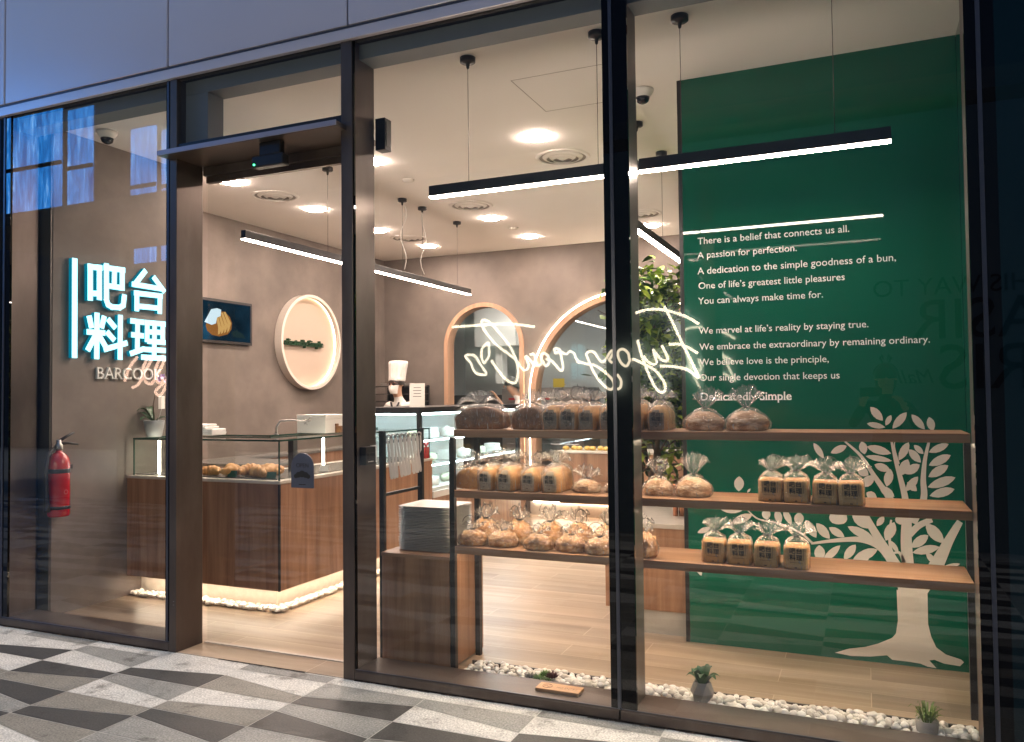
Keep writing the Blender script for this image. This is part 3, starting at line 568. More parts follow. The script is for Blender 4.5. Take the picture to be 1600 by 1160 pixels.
# fire extinguisher
ex = thing('fire_extinguisher', 'red fire extinguisher hung on the wall beside the left window', 'fire extinguisher', (-5.155, .268, .70))
ec = Vector((-5.155, .268, .70))
b = MB(); b.lathe(ec, [(.066, 0), (.072, .012), (.072, .36), (.066, .40), (.045, .43), (.022, .445), (.022, .455)], 28); cyl = part('cylinder', b, M['red'], ex)
b = MB(); b.lathe(ec, [(.0725, .30), (.0728, .305), (.0728, .325), (.0725, .33)], 28); part('band', b, M['black'], ex)
b = MB(); b.lathe(ec, [(.0725, .05), (.0735, .055), (.0735, .068), (.0725, .073)], 28); part('band', b, M['black'], ex)
b = MB(); b.tube([ec + Vector((.0735 - .00 * k, .014 * math.cos(2 * math.pi * k / 16), .17 + .014 * math.sin(2 * math.pi * k / 16))) for k in range(16)], .0012, 5, closed=True); part('emblem', b, principled('faded_emblem', (.62, .25, .24), .4), cyl)
b = MB(); b.lathe(ec + Vector((0, 0, .455)), [(.02, 0), (.026, .01), (.026, .04), (.016, .05), (.016, .075)], 16); part('valve', b, M['steel'], ex)
b = MB(); b.tube([ec + Vector((0, -.01, .50)), ec + Vector((.01, .06, .505)), ec + Vector((.01, .14, .49))], [.011, .01, .008], 8); b.tube([ec + Vector((0, -.01, .515)), ec + Vector((.01, .05, .55)), ec + Vector((.01, .11, .575))], [.011, .01, .008], 8); part('handle', b, M['black'], ex)
b = MB(); b.tube([ec + Vector((0, -.02, .48)), ec + Vector((.0, -.08, .44)), ec + Vector((.01, -.105, .33)), ec + Vector((.01, -.10, .15)), ec + Vector((.01, -.095, .04))], [.011, .012, .014, .016, .022], 10); part('hose', b, M['black'], ex)
b = MB(); b.box(-5.229, -5.16, .34, .38, 1.02, 1.05); part('wall_hook', b, M['black'], ex)

# screen and lit disc on the side wall
tv = thing('wall_screen', 'wall screen showing a cream-topped croissant on a blue ground', 'screen', (XL, 3.0, 2.1))
y1, z0_, z1_ = 3.37, 2.085, 2.55; y0 = 2.45
b = MB(); b.box(XL + .001, XL + .045, y0, y1, z0_, z1_); part('casing', b, M['black'], tv, bevel=.004)
sc_m = bpy.data.materials.new('screen_glow'); sc_m.use_nodes = True; nt = sc_m.node_tree; nt.nodes.remove(nt.nodes['Principled BSDF'])
em = _n(nt, 'ShaderNodeEmission'); em.inputs[1].default_value = .14; tc = _n(nt, 'ShaderNodeTexNoise'); tc.inputs['Scale'].default_value = 2.5; g_ = _n(nt, 'ShaderNodeNewGeometry'); nt.links.new(g_.outputs['Position'], tc.inputs['Vector'])
rp = ramp(nt, [(.3, (.004, .015, .022)), (.55, (.02, .07, .12)), (.75, (.05, .25, .45))]); nt.links.new(tc.outputs['Fac'], rp.inputs[0]); nt.links.new(rp.outputs[0], em.inputs[0]); nt.links.new(em.outputs[0], nt.nodes['Material Output'].inputs[0])
b = MB(); b.box(XL + .045, XL + .047, y0 + .03, y1 - .03, z0_ + .03, z1_ - .03); sn = part('display', b, sc_m, tv)
def scr(name, polys, m, off):
    b = MB()
    for k, pl in enumerate(polys): b.prism([(P(300 + x * .16383, 440 + y * .16383, x=XL + .047).y, P(300 + x * .16383, 440 + y * .16383, x=XL + .047).z) for x, y in pl], lambda u, v, w: Vector((XL + .0472 + off + .0004 * k + w, u, v)), .0006)
    part(name, b, m, sn)
scr('croissant_picture', [[(130, 420), (160, 330), (230, 280), (310, 290), (360, 340), (380, 400), (375, 460), (340, 505), (260, 525), (190, 510), (145, 470)]], emission('pic_brown', (.30, .12, .03), .4), 0)
scr('croissant_ridges', [[(300 - i * 26, 292 + i * 6), (318 - i * 26, 290 + i * 6), (372 - i * 30, 400 + i * 18), (352 - i * 30, 470 + i * 10), (335 - i * 30, 490 + i * 6), (338 - i * 30, 400 + i * 14)] for i in range(4)], emission('pic_gold', (.62, .36, .12), .4), .001)
scr('cream_picture', [[(115, 385), (140, 340), (180, 265), (235, 255), (275, 270), (270, 330), (235, 345), (225, 400), (185, 415), (150, 400)]], emission('pic_cream', (.55, .68, .75), .5), .004)
scr('sprig_picture', [[(370, 495), (430, 460), (440, 480), (480, 500), (510, 545), (440, 540), (400, 530)]], emission('pic_dark', (.01, .02, .02), .6), .002)
dc = thing('illuminated_disc', 'round recessed backlit disc on the side wall lettered Dedicatedly Simple', 'wall sign', (XL, 4.36, 2.18))
cy_, cz_, ry = 4.365, 2.18, .575
def disc(b, y, z, r, x0, x1, n=64): b.add([(x0, y + r * math.cos(2 * math.pi * k / n), z + r * math.sin(2 * math.pi * k / n)) for k in range(n)] + [(x1, y + r * math.cos(2 * math.pi * k / n), z + r * math.sin(2 * math.pi * k / n)) for k in range(n)], [list(range(n)), list(range(n, 2 * n))[::-1]] + [(k, (k + 1) % n, n + (k + 1) % n, n + k) for k in range(n)])
b = MB(); disc(b, cy_, cz_, ry - .004, XL + .002, XL + .010); part('backing', b, principled('disc_plaster', (.47, .38, .31), .8), dc)
n = 72; b = MB()
for r0, r1 in ((ry, ry - .035),):
    rg = []
    for rr, xx in ((r0, XL + .001), (r0, XL + .10), (r1, XL + .10), (r1, XL + .045)): rg.append([(xx, cy_ + rr * math.cos(2 * math.pi * k / n), cz_ + rr * math.sin(2 * math.pi * k / n)) for k in range(n)])
    b.rings(rg, cap0=False, cap1=False, smooth=False)
part('rim', b, M['cream'], dc)
b = MB(); b.tube([(XL + .024, cy_ + (ry - .016) * math.cos(2 * math.pi * k / n), cz_ + (ry - .016) * math.sin(2 * math.pi * k / n)) for k in range(n)], .008, 6, closed=True); part('led_ring', b, emission('disc_led', (1, .72, .47), 7), dc)
b = MB(); a, e = P(430, 536, x=XL + .03), P(503, 541, x=XL + .03); a.y = cy_ - ry + .02; serif_text(b, 'Dedicatedly Simple', (XL + .014, a.y, a.z - .01), (XL + .014, e.y, a.z - .01), (1, 0, 0), .04, .01); part('lettering', b, principled('dark_green_letter', (.012, .05, .02), .4), dc)

# ================================================================ PASTRY COUNTER (L shaped)
CZ = .90
ct = thing('pastry_counter', 'L-shaped walnut pastry counter with glass display case on top', 'counter', (-4.4, 1.6, 0))
b = MB(); b.box(-5.228, -3.762, .902, 1.62, .155, CZ - .001); b.box(-4.45, -3.762, 1.62, 3.08, .155, CZ - .001); part('body', b, M['woodz'], ct)
b = MB(); b.box(-3.772, -3.759, .899, .912, .154, CZ - .002); part('corner_strip', b, M['black'], ct)
b = MB(); b.box(-5.229, -3.754, .895, 1.63, CZ, .922); b.box(-4.46, -3.754, 1.63, 3.09, CZ, .922); part('worktop', b, M['stone'], ct, bevel=.003)
b = MB(); b.box(-5.2, -3.83, .96, 1.5, .922, .93); b.box(-4.3, -3.83, 1.5, 3.0, .922, .93); part('display_deck', b, M['greystone'], ct)
b = MB(); b.box(-5.228, -3.90, 1.04, 1.6, 0, .155); b.box(-4.4, -3.90, 1.6, 3.0, 0, .155); part('plinth', b, M['stone'], ct)
b = MB(); b.box(-5.15, -3.8, .925, .940, .1500, .1545); b.box(-3.80, -3.785, .94, 3.0, .1500, .1545); part('plinth_light', b, M['ledwarm'], ct)
GZ = 1.196
def sheet(b, p, q, z0, z1): b.add([(p[0], p[1], z0), (q[0], q[1], z0), (q[0], q[1], z1), (p[0], p[1], z1)], [(0, 1, 2, 3)])
b = MB(); sheet(b, (-5.17, .915), (-3.775, .915), .922, GZ); sheet(b, (-3.775, .915), (-3.775, 3.05), .922, GZ); sheet(b, (-5.17, .915), (-5.17, 1.5), .922, GZ)
b.add([(-5.17, .915, GZ), (-3.775, .915, GZ), (-3.775, 3.05, GZ), (-4.35, 3.05, GZ), (-4.35, 1.5, GZ), (-5.17, 1.5, GZ)], [(0, 1, 2, 3, 4, 5)]); case = part('glass_case', b, M['clear'], ct)
b = MB(); e_ = .005
for p, q in (((-5.17, .915), (-3.775, .915)), ((-3.775, .915), (-3.775, 3.05)), ((-5.17, 1.5), (-4.35, 1.5)), ((-4.35, 1.5), (-4.35, 3.05)), ((-5.17, .915), (-5.17, 1.5))):
    b.box(min(p[0], q[0]) - e_, max(p[0], q[0]) + e_, min(p[1], q[1]) - e_, max(p[1], q[1]) + e_, GZ + .001, GZ + .013)
for p in ((-5.17, .915), (-3.775, .915), (-3.775, 3.05)): b.box(p[0] - .004, p[0] + .004, p[1] - .004, p[1] + .004, .923, GZ)
part('case_edge', b, M['glassedge'], case)
for x, y, z0 in ((P(249, 715, y=1.0).x, 1.0, .935), (-4.02, 1.75, .94)):
    b = MB(); b.tube([(x, y, z0), (x, y, GZ - .01)], .009, 8); part('case_light', b, M['ledcase'], ct)
b = MB(); b.box(-4.13, -4.08, 1.45, 1.5, .93, 1.19); part('case_post', b, M['black'], ct)
b = MB(); b.box(-5.22, -4.5, 1.62, 2.2, 0, .93); b.box(-5.5, -5.23, 1.65, 5.0, 0, .93); bk = build('back_counter', b, M['woodz']); tag(bk, 'low walnut work counter against the taupe side wall behind the pastry case', 'counter')
b = MB(); b.box(-5.5, -4.5, 1.64, 2.22, .931, .955); b.box(-5.5, -5.22, 2.22, 5.0, .931, .955); part('worktop', b, M['greystone'], bk)

# croissants
def croissant_mb(sc=1.0, seed=0):
    rnd = random.Random(seed); rg = []; N, K = 36, 14
    for i in range(N + 1):
        t = i / N * 2 - 1; ang = t * 1.45; cx, cy = math.sin(ang) * .060, (1 - math.cos(ang)) * -.060
        r = .027 * (1 - abs(t) ** 1.5) ** .8 + .004; r *= 1 + .24 * abs(math.sin(t * 10.5)) ** .7 - .12
        tv_ = Vector((math.cos(ang), -math.sin(ang), 0)); nv = Vector((-tv_.y, tv_.x, 0))
        rg.append([Vector((cx, cy, .026)) + nv * math.cos(a) * r + Vector((0, 0, 1)) * max(math.sin(a) * r * .95, -.024) for a in [2 * math.pi * k / K for k in range(K)]])
    return MB().rings([[v * sc for v in q] for q in rg])
croi = None; crois_spots = [(322, 742), (336, 744), (352, 744), (368, 745), (384, 746), (400, 746), (416, 744), (428, 742)]
ctxt = ['behind the door glass, at the left end of the row under the case', 'second from the left in the pastry case', 'third from the left, just left of the green price tag', 'right of the green price tag', 'fifth from the left in the pastry case', 'sixth from the left in the pastry case', 'second from the right in the pastry case', 'at the right end of the row, beside the corner of the case']
for i, (px, py) in enumerate(crois_spots):
    p = P(px, py, z=.94); p.y = max(p.y, .985); loc = (p.x, 1.03 + .05 * (i % 2), .931)
    lab = 'golden croissant ' + ctxt[i]
    if croi is None: croi = build('croissant', croissant_mb(1.3, 1), M['crust'], loc=(0, 0, 0), local=True); croi.location = loc; croi.rotation_euler.z = .3; tag(croi, lab, 'croissant', 'croissants in the counter case')
    else:
        q = croi.copy(); COL.objects.link(q); q.location = loc; q.rotation_euler.z = .3 + i * 2.3; q['label'] = lab; s_ = 1.08 + .12 * math.sin(i * 3); q.scale = (s_, s_, s_ * 1.1)
for px, py, cg, lab in ((363, 749, 'darkgreen', 'small dark green price tag standing among the croissants'), (424, 752, 'darkgreen', 'small dark green price tag at the corner of the pastry case'), (507, 742, 'cake', 'small white price tag lying in the right arm of the pastry case')):
    y = .965 if px < 430 else 1.55; x = P(px, py, y=y).x
    b = MB(); b.obox((x, y, .955), Vector((.036, .006, 0)), Vector((.002, -.002, 0)), Vector((0, .008, .022))); b.box(x - .03, x + .03, y - .004, y + .02, .9305, .934)
    pt = build('price_tag', b, principled('tag_green', (.02, .07, .04), .4) if cg == 'darkgreen' else M['paper']); tag(pt, lab, 'price tag')
# buns in the case
# orchid
oc = Vector((-5.12, 1.06, GZ + .014))
orc = thing('potted_orchid', 'orchid with lilac flowers in a ribbed grey pot on the glass case', 'plant', oc)
prof = [(.052, 0), (.058, .01), (.072, .09), (.078, .128), (.074, .130), (.068, .118)]
b = MB(); b.lathe(oc, prof, 40); part('pot', b, noisy('grey_pot', [(.3, (.36, .37, .37)), (.7, (.44, .45, .45))], 8, 3, rough=.6), orc)
b = MB(); b.lathe(oc, [(.0, .118), (.068, .117)], 20); part('bark_chips', b, M['bark'], orc)
def strap_leaf(b, base, dirv, L, w, lift, droop, n=8, mi=0):
    base, dirv = Vector(base), Vector(dirv).normalized(); side = dirv.cross(Vector((0, 0, 1))).normalized(); vs = []; fs = []
    for i in range(n + 1):
        t = i / n; c_ = base + dirv * L * t + Vector((0, 0, lift * math.sin(t * math.pi * .62) - droop * t * t)); ww = w * math.sin(math.pi * min(.98, t * .9 + .1)) ** .7
        vs += [c_ - side * ww + Vector((0, 0, ww * .35)), c_, c_ + side * ww + Vector((0, 0, ww * .35))]
    for i in range(n): fs += [(3 * i, 3 * i + 1, 3 * i + 4, 3 * i + 3), (3 * i + 1, 3 * i + 2, 3 * i + 5, 3 * i + 4)]
    b.add(vs, fs, mi, True)
b = MB()
for k, (dx, dy, L_, li) in enumerate([(-1, -.3, .17, .09), (-.8, .3, .15, .13), (.2, -1, .15, .05), (.9, .2, .15, .05), (-.3, -.8, .12, .12)]): strap_leaf(b, oc + Vector((dx * .015, dy * .015, .12)), (dx, dy, 0), L_, .026, li, .03)
part('foliage', b, M['darkleaf'], orc)
b = MB(); b.tube([oc + Vector((0, 0, .12)), oc + Vector((-.01, 0, .25)), oc + Vector((0, .02, .38)), oc + Vector((.03, .06, .46)), oc + Vector((.09, .12, .48))], [.005, .004, .0035, .003, .002], 8); part('stem', b, principled('stem_brown', (.09, .05, .03), .6), orc)
b = MB(); rn = random.Random(5)
for k in range(7):
    cc_ = oc + Vector((.01 + .016 * k, .03 + .022 * k, .455 + .02 * math.sin(k * 2)))
    for q in range(5):
        a = q * 2 * math.pi / 5 + k; d = Vector((.35 + rn.uniform(-.2, .2), math.cos(a), math.sin(a))).normalized(); s_ = Vector((1, 0, 0)).cross(d).normalized()
        b.add([cc_, cc_ + d * .016 + s_ * .012, cc_ + d * .03, cc_ + d * .016 - s_ * .012], [(0, 1, 2, 3)])
part('flowers', b, M['orchid'], orc)
b = MB(); b.obox(oc + Vector((.10, -.02, .27)), Vector((.002, .012, 0)), Vector((-.035, .05, 0)), Vector((0, 0, .05))); b.tube([oc + Vector((.1, -.02, .22)), oc + Vector((.045, -.01, .11))], .002, 6); part('gift_card', b, M['paper'], orc)

# folded cloths, white box, tap on the counters
b = MB()
for k in range(5):
    w = .14 - .012 * k; b.obox((-4.92 + .012 * k * (1 if k < 3 else -1), 1.62, .958 + .265 + .018 * k), Vector((w, 0, 0)), Vector((0, .08, 0)), Vector((0, 0, .009)))
o = build('folded_cloths', b, M['cloth'], bevel=.008, seg=3); tag(o, 'small stack of folded white cloths on the counter case, left of the tap', 'cloths'); o.location.z = GZ + .014; o.location.y = 1.4
b = MB(); b.box(-4.37, -4.08, 1.86, 2.12, GZ + .013, 1.36); b.box(-4.372, -4.078, 1.858, 2.122, 1.325, 1.362); o = build('carton', b, M['paper'], bevel=.003); tag(o, 'plain white carton box on top of the glass case', 'box')
q = P(530, 674, z=1.22); b = MB(); b.box(q.x - .03, q.x + .03, q.y - .03, q.y + .03, GZ + .013, 1.265); b.box(q.x - .032, q.x - .0, q.y - .032, q.y, 1.265, 1.285); o = build('snack_jar', b, M['crustdark'], bevel=.006); tag(o, 'small brown snack jar beside the white carton', 'jar')
a = P(432, 680, z=GZ + .014); b = MB(); tp = Vector((a.x, a.y, GZ + .014))
b.tube([tp, tp + Vector((0, 0, .06)), tp + Vector((.02, .02, .11)), tp + Vector((.09, .09, .115)), tp + Vector((.16, .16, .105))], [.009, .008, .007, .006, .006], 8); b.lathe(tp, [(.018, 0), (.018, .008), (.008, .014)], 12)
for k in range(8): b.tube([tp + Vector((.17, .17, .105)), tp + Vector((.17 + .03 * math.cos(k), .17 + .03 * math.sin(k * 2.1), .105 + .035 * math.sin(k * 1.3)))], .004, 5)
tag(build('swing_display_arm', b, M['steel']), 'thin steel arm with a glassy cluster standing on the glass case', 'stand')

# ================================================================ CHILLER, CHEF
FX, FY0, FY1, FZ = -3.76, 2.86, 5.2, 1.405
fr = thing('display_chiller', 'black-framed refrigerated display cabinet with lit shelves of cakes', 'display fridge', (-4.1, 4.0, 0))
b = MB(); b.box(-4.52, FX, FY0, FY1, FZ - .055, FZ); b.box(FX - .04, FX, FY0, FY0 + .04, .93, FZ - .055); b.box(-4.52, -4.48, FY0, FY0 + .04, .93, FZ - .055); b.box(FX - .04, FX, FY1 - .04, FY1, .56, FZ - .055); part('frame', b, M['black'], fr, bevel=.004)
b = MB(); b.box(-4.52, FX - .005, 3.10, FY1, .0, .54); part('cabinet', b, M['woodz'], fr)
b = MB(); b.box(-4.52, -4.49, FY0 + .04, FY1 - .04, .54, FZ - .056); part('back_liner', b, M['white'], fr)
b = MB(); b.box(FX - .03, FX - .001, 3.10, FY1, .5405, .60); part('base_rail', b, M['white'], fr)
b = MB(); sheet(b, (FX - .003, FY0 + .04), (FX - .003, FY1 - .04), .60, FZ - .056); sheet(b, (-4.48, FY0 + .02), (FX - .04, FY0 + .02), .93, FZ - .056); part('glass', b, M['clear'], fr)
for z in (.86, 1.10):
    b = MB(); b.box(-4.48, FX - .03, FY0 + .05, FY1 - .05, z - .008, z); part('shelf', b, thin_glass('chiller_shelf', (.85, .95, .93), 1.5, haze=.25), fr)
b = MB(); b.box(FX - .05, FX - .038, FY0 + .06, FY1 - .06, FZ - .075, FZ - .057); b.box(-4.4, FX - .08, FY0 + .035, FY0 + .045, FZ - .07, FZ - .057); b.box(FX - .055, FX - .045, FY0 + .06, FY1 - .06, 1.078, 1.09); b.box(FX - .055, FX - .045, FY0 + .06, FY1 - .06, .838, .85); part('light_strip', b, M['ledcool'], fr)
b = MB(); b.box(-4.46, FX - .03, FY0 + .07, FY1 - .06, .602, .63); part('deck', b, M['white'], fr)
rn = random.Random(11); k = 0
rowtxt = {.632: 'bottom deck', .861: 'middle glass shelf', 1.101: 'top glass shelf'}
ordn = ['nearest the window', 'second from the window end', 'third from the window end', 'fourth from the window end', 'fifth from the window end', 'furthest from the window']
kinds = [('cake_box', 'clear-lidded white cake box'), ('cream_cake', 'round cream cake'), ('wrapped_sandwich', 'pale wrapped sandwich')]
for z in (.632, .861, 1.101):
    for j in range(6):
        y = 3.02 + j * .36; x = FX - .16 - rn.uniform(0, .05); nm, lb = kinds[(k + j) % 3]; b = MB()
        if nm == 'cake_box': b.box(x - .09, x + .07, y - .08, y + .08, z, z + .05); b.box(x - .08, x + .06, y - .07, y + .07, z + .05, z + .10); mt = [M['white']]
        elif nm == 'cream_cake': b.lathe((x, y, z), [(.085, 0), (.088, .005), (.085, .07), (.075, .08), (.03, .084), (.012, .10), (.0, .105)], 20); mt = [M['cake']]
        else: b.tube([(x, y - .1, z + .045), (x, y - .06, z + .045), (x, y + .06, z + .045), (x, y + .1, z + .045)], [.012, .044, .044, .012], 12); mt = [principled('wrap', (.55, .58, .45), .4)]
        o = build(nm, b, mt, bevel=.004 if nm == 'cake_box' else 0); tag(o, '%s on the chiller\'s %s, %s' % (lb, rowtxt[z], ordn[j]), nm.replace('_', ' '), 'chilled cakes and sandwiches')
    k += 1
b = MB(); b.box(-3.80, -3.765, 2.97, 3.03, .924, 1.03); 
for s_ in (-1, 1): b.tube([(-3.78, 3.0, 1.03), (-3.78, 3.0 + s_ * .03, 1.065), (-3.78, 3.0 + s_ * .012, 1.04)], [.005, .012, .005], 8)
tag(build('gift_bag', b, M['red']), 'small red gift bag with a bow at the end of the counter', 'gift bag')
q = P(652, 641, x=-3.86); mc = thing('menu_card', 'white menu card with a red dot standing on the chiller', 'card', (q.x, q.y, FZ))
d1 = Vector((.92, .39, 0)); b = MB(); b.obox(Vector((q.x, q.y, FZ + .113)), d1 * .072, Vector((-.39, .92, 0)) * .003, Vector((-.008, .016, .112))); part('card', b, M['paper'], mc)
fnm = Vector((.39, -.92, 0)); b = MB(); b.lathe((0, 0, 0), [(.012, -.0005), (.012, .0005)], 16); b.v = [tuple(Vector((q.x, q.y, FZ + .055)) + d1 * (v[0] - .02) + Vector((0, 0, v[1])) + fnm * (.0075 + v[2])) for v in b.v]; part('red_dot', b, principled('red_ink', (.6, .05, .03), .6), mc)
b = MB()
for k in range(4): b.obox(Vector((q.x, q.y, FZ + .10 + .028 * k)) + fnm * (.0035 - .004 * k + .001), d1 * (.04 - .006 * (k % 2)), fnm * .0012, Vector((0, 0, .0025)))
part('printed_lines', b, M['print'], mc)

# ---- people: one skinned body each
def skin_body(name, joints, edges, root, parent, mats, matfn, sub=2):
    """joints {key:(x,y,z,r)}; grown with a Skin modifier and baked"""
    me = bpy.data.meshes.new('sk'); keys = list(joints); me.from_pydata([joints[k][:3] for k in keys], [(keys.index(a), keys.index(b_)) for a, b_ in edges], [])
    ob = bpy.data.objects.new('sk', me); COL.objects.link(ob); sk = ob.modifiers.new('s', 'SKIN'); sk.use_smooth_shade = True; sk.branch_smoothing = .5
    lay = me.skin_vertices[0].data
    for i, k in enumerate(keys):
        r = joints[k][3]; lay[i].radius = r if isinstance(r, tuple) else (r, r); lay[i].use_root = (k == root)
    sv = ob.modifiers.new('d', 'SUBSURF'); sv.levels = sub; sv.render_levels = sub
    dg = bpy.context.evaluated_depsgraph_get(); ev = ob.evaluated_get(dg); m2 = bpy.data.meshes.new_from_object(ev)
    bpy.data.objects.remove(ob)
    m2.materials.clear()
    for m in mats: m2.materials.append(m)
    for p in m2.polygons: p.material_index = matfn(p.center); p.use_smooth = True
    o = bpy.data.objects.new(name, m2); o.parent = parent; COL.objects.link(o)
    return o
def person(label, loc, rz, pose, shirt, trousers, sleeve=True, apron=None):
    """body in local space, facing -y; pose gives hand targets"""
    t = thing('person', label, 'person', loc, rz); J = {}; E = []
    lean = pose.get('lean', 0.0); 
    def sp(z, y=0): return (0, y - lean * max(0, z - .95), z)
    def j(k, p, r, par=None):
        J[k] = (*p, r)
        if par: E.append((par, k))
    j('pelvis', sp(.95), (.155, .115)); j('waist', sp(1.10), (.138, .10), 'pelvis'); j('chest', sp(1.30), (.165, .115), 'waist'); j('neckb', sp(1.46), (.068, .06), 'chest'); j('neck', sp(1.52, -.01), .053, 'neckb')
    j('jaw', sp(1.585, -.03), (.066, .07), 'neck'); j('head', sp(1.66, -.015), (.078, .094), 'jaw'); j('crown', sp(1.73, -.005), (.058, .07), 'head')
    for s_, nm in ((-1, 'r'), (1, 'l')):
        sh = Vector(sp(1.42)) + Vector((s_ * .175, 0, 0)); j('sh' + nm, sh, .058, 'chest')
        hd = Vector(pose['hand_' + nm]); mid = (sh + hd) / 2; d = hd - sh; L_ = .56
        bend = math.sqrt(max(0.0, (L_ / 2) ** 2 - (min(d.length, L_ * .995) / 2) ** 2)); hint = Vector(pose.get('elbow_' + nm, (s_ * .4, .3, -1))); hint = (hint - d.normalized() * hint.dot(d.normalized())).normalized()
        el = mid + hint * bend; j('el' + nm, el, .041, 'sh' + nm); j('wr' + nm, hd, .027, 'el' + nm)
        fd = (hd - el).normalized(); side = fd.cross(Vector((0, 0, 1)));
        if side.length < .1: side = Vector((1, 0, 0))
        side.normalize(); up = side.cross(fd).normalized()
        pal = hd + fd * .055; j('pa' + nm, pal, (.036, .017), 'wr' + nm)
        for q in range(4):
            b0 = hd + fd * .095 + side * (q - 1.5) * .0195; ln = (.062, .074, .070, .055)[q]
            j('f%d%s' % (q, nm), b0, .0092, 'pa' + nm); j('g%d%s' % (q, nm), b0 + fd * ln * .5 - up * .008, .0085, 'f%d%s' % (q, nm)); j('h%d%s' % (q, nm), b0 + fd * ln * .85 - up * .03, .0075, 'g%d%s' % (q, nm))
        tb = hd + fd * .03 + side * (-s_) * .034; j('t0' + nm, tb, .0105, 'pa' + nm); j('t1' + nm, tb + fd * .035 + side * (-s_) * .02 - up * .012, .0095, 't0' + nm)
        hp = Vector((s_ * .095, 0, .90)); j('hip' + nm, hp, .088, 'pelvis'); kn = Vector((s_ * .10, -.02, .49)); j('kn' + nm, kn, .058, 'hip' + nm); j('an' + nm, (s_ * .105, .02, .08), .038, 'kn' + nm); j('he' + nm, (s_ * .105, -.03, .035), (.042, .034), 'an' + nm); j('to' + nm, (s_ * .11, -.14, .028), (.04, .026), 'he' + nm)
    heads = Vector(J['neck'][:3]); wr = [Vector(J['wr' + n][:3]) for n in 'rl']; els = [Vector(J['el' + n][:3]) for n in 'rl']
    def mf(c_):
        if c_.z > heads.z - .012 and abs(c_.x) < .12 and (c_ - heads).length < .3: return 0
        for w_, e_2 in zip(wr, els):
            d = (w_ - e_2); q = (c_ - e_2).dot(d) / d.dot(d)
            if q > (.9 if sleeve else .15) and (c_ - w_).length < (.21 if sleeve else .34) : return 0
        if c_.z < .09: return 3
        return 2 if c_.z < .96 else 1
    body = skin_body('body', J, E, 'pelvis', t, [M['skin'], shirt, trousers, M['black']], mf)
    hc = Vector(J['head'][:3])
    # face
    for s_ in (-1, 1):
        b = MB(); b.lathe(hc + Vector((s_ * .032, -.083, .005)), [(.0, -.008), (.011, -.004), (.013, 0), (.011, .004), (.0, .008)], 10)
        build('eye', b, M['hair'], t, local=True)
    b = MB(); b.tube([hc + Vector((0, -.085, .01)), hc + Vector((0, -.104, -.03)), hc + Vector((0, -.094, -.04))], [.008, .014, .01], 8)
    build('nose', b, M['skin'], t, local=True)
    for s_ in (-1, 1): b = MB(); b.lathe(hc + Vector((s_ * .08, .012, -.03)), [(.004, 0), (.012, .012), (.013, .04), (.006, .055)], 8, sy=1.6); build('ear', b, M['skin'], t, local=True)
    b = MB(); b.tube([hc + Vector((-.024, -.085, -.07)), hc + Vector((0, -.092, -.068)), hc + Vector((.024, -.085, -.07))], [.003, .006, .003], 6); build('mouth', b, principled('lips', (.35, .12, .1), .5), t, local=True)
    return t, hc
def hair_cap(t, hc, drop=.05):
    b = MB(); rg = []
    for i in range(9):
        ph = i / 8 * math.pi * .56; z = .118 * math.cos(ph); r = math.sin(ph)
        rg.append([hc + Vector((.094 * r * math.cos(a), .112 * r * math.sin(a) + .012, z - (drop * max(0, math.sin(a)) * (i / 8)) + .01)) for a in [2 * math.pi * q / 24 for q in range(24)]])
    b.rings(rg[1:], cap1=False); build('hair', b, M['hair'], t, local=True)
# chef behind the chiller, looking down to the left
chef, hc = person('chef in tall white hat, mask and white jacket behind the chiller', (-5.22, 5.0, 0), R(-4), {'hand_l': (.22, -.32, 1.02), 'hand_r': (-.2, -.34, 1.02), 'lean': .22}, M['cloth'], M['darkcloth'])
hair_cap(chef, hc)
b = MB(); rg = []
for i, (z, r) in enumerate([(.035, .098), (.05, .101), (.085, .101), (.10, .10), (.18, .106), (.25, .113), (.275, .11), (.285, .085), (.288, .02)]):
    rg.append([hc + Vector(((r + (.0045 * math.cos(14 * a) if i > 2 else 0)) * math.cos(a), (r * 1.1 + (.0045 * math.cos(14 * a) if i > 2 else 0)) * math.sin(a) + .012 + z * .13, z)) for a in [2 * math.pi * k / 56 for k in range(56)]])
b.rings(rg); build('chef_hat', b, M['cloth'], chef, local=True)
b = MB(); rg = []
for i in range(7):
    v = i / 6; z = -.012 - v * .105
    rg.append([hc + Vector((.078 * math.sin(a) * (1 - .35 * v), -.018 - (.088 + .022 * math.sin(v * math.pi)) * math.cos(a) * (1 - .12 * v), z)) for a in [(-1.25 + 2.5 * k / 14) for k in range(15)]])
n = 15; b.add([p for q in rg for p in q], [(i * n + k, i * n + k + 1, (i + 1) * n + k + 1, (i + 1) * n + k) for i in range(6) for k in range(n - 1)], 0, True); build('face_mask', b, M['cloth'], chef, local=True)
b = MB()
for s_ in (-1, 1): b.tube([hc + Vector((s_ * .034 + .026 * math.cos(a), -.104, .004 + .019 * math.sin(a))) for a in [2 * math.pi * k / 16 for k in range(16)]], .0028, 6, closed=True); b.tube([hc + Vector((s_ * .06, -.104, .008)), hc + Vector((s_ * .082, .0, .01))], .0025, 6)
b.tube([hc + Vector((-.01, -.106, .008)), hc + Vector((.01, -.106, .008))], .0025, 6); build('glasses', b, principled('brown_frame', (.12, .03, .015), .3), chef, local=True)
b = MB(); b.tube([(-.06, -.20, 1.44), (-.03, -.215, 1.36), (0, -.225, 1.28)], [.012, .014, .012], 8); b.tube([(.06, -.20, 1.44), (.03, -.215, 1.36), (0, -.225, 1.28)], [.012, .014, .012], 8); build('neckerchief', b, M['darkcloth'], chef, local=True)
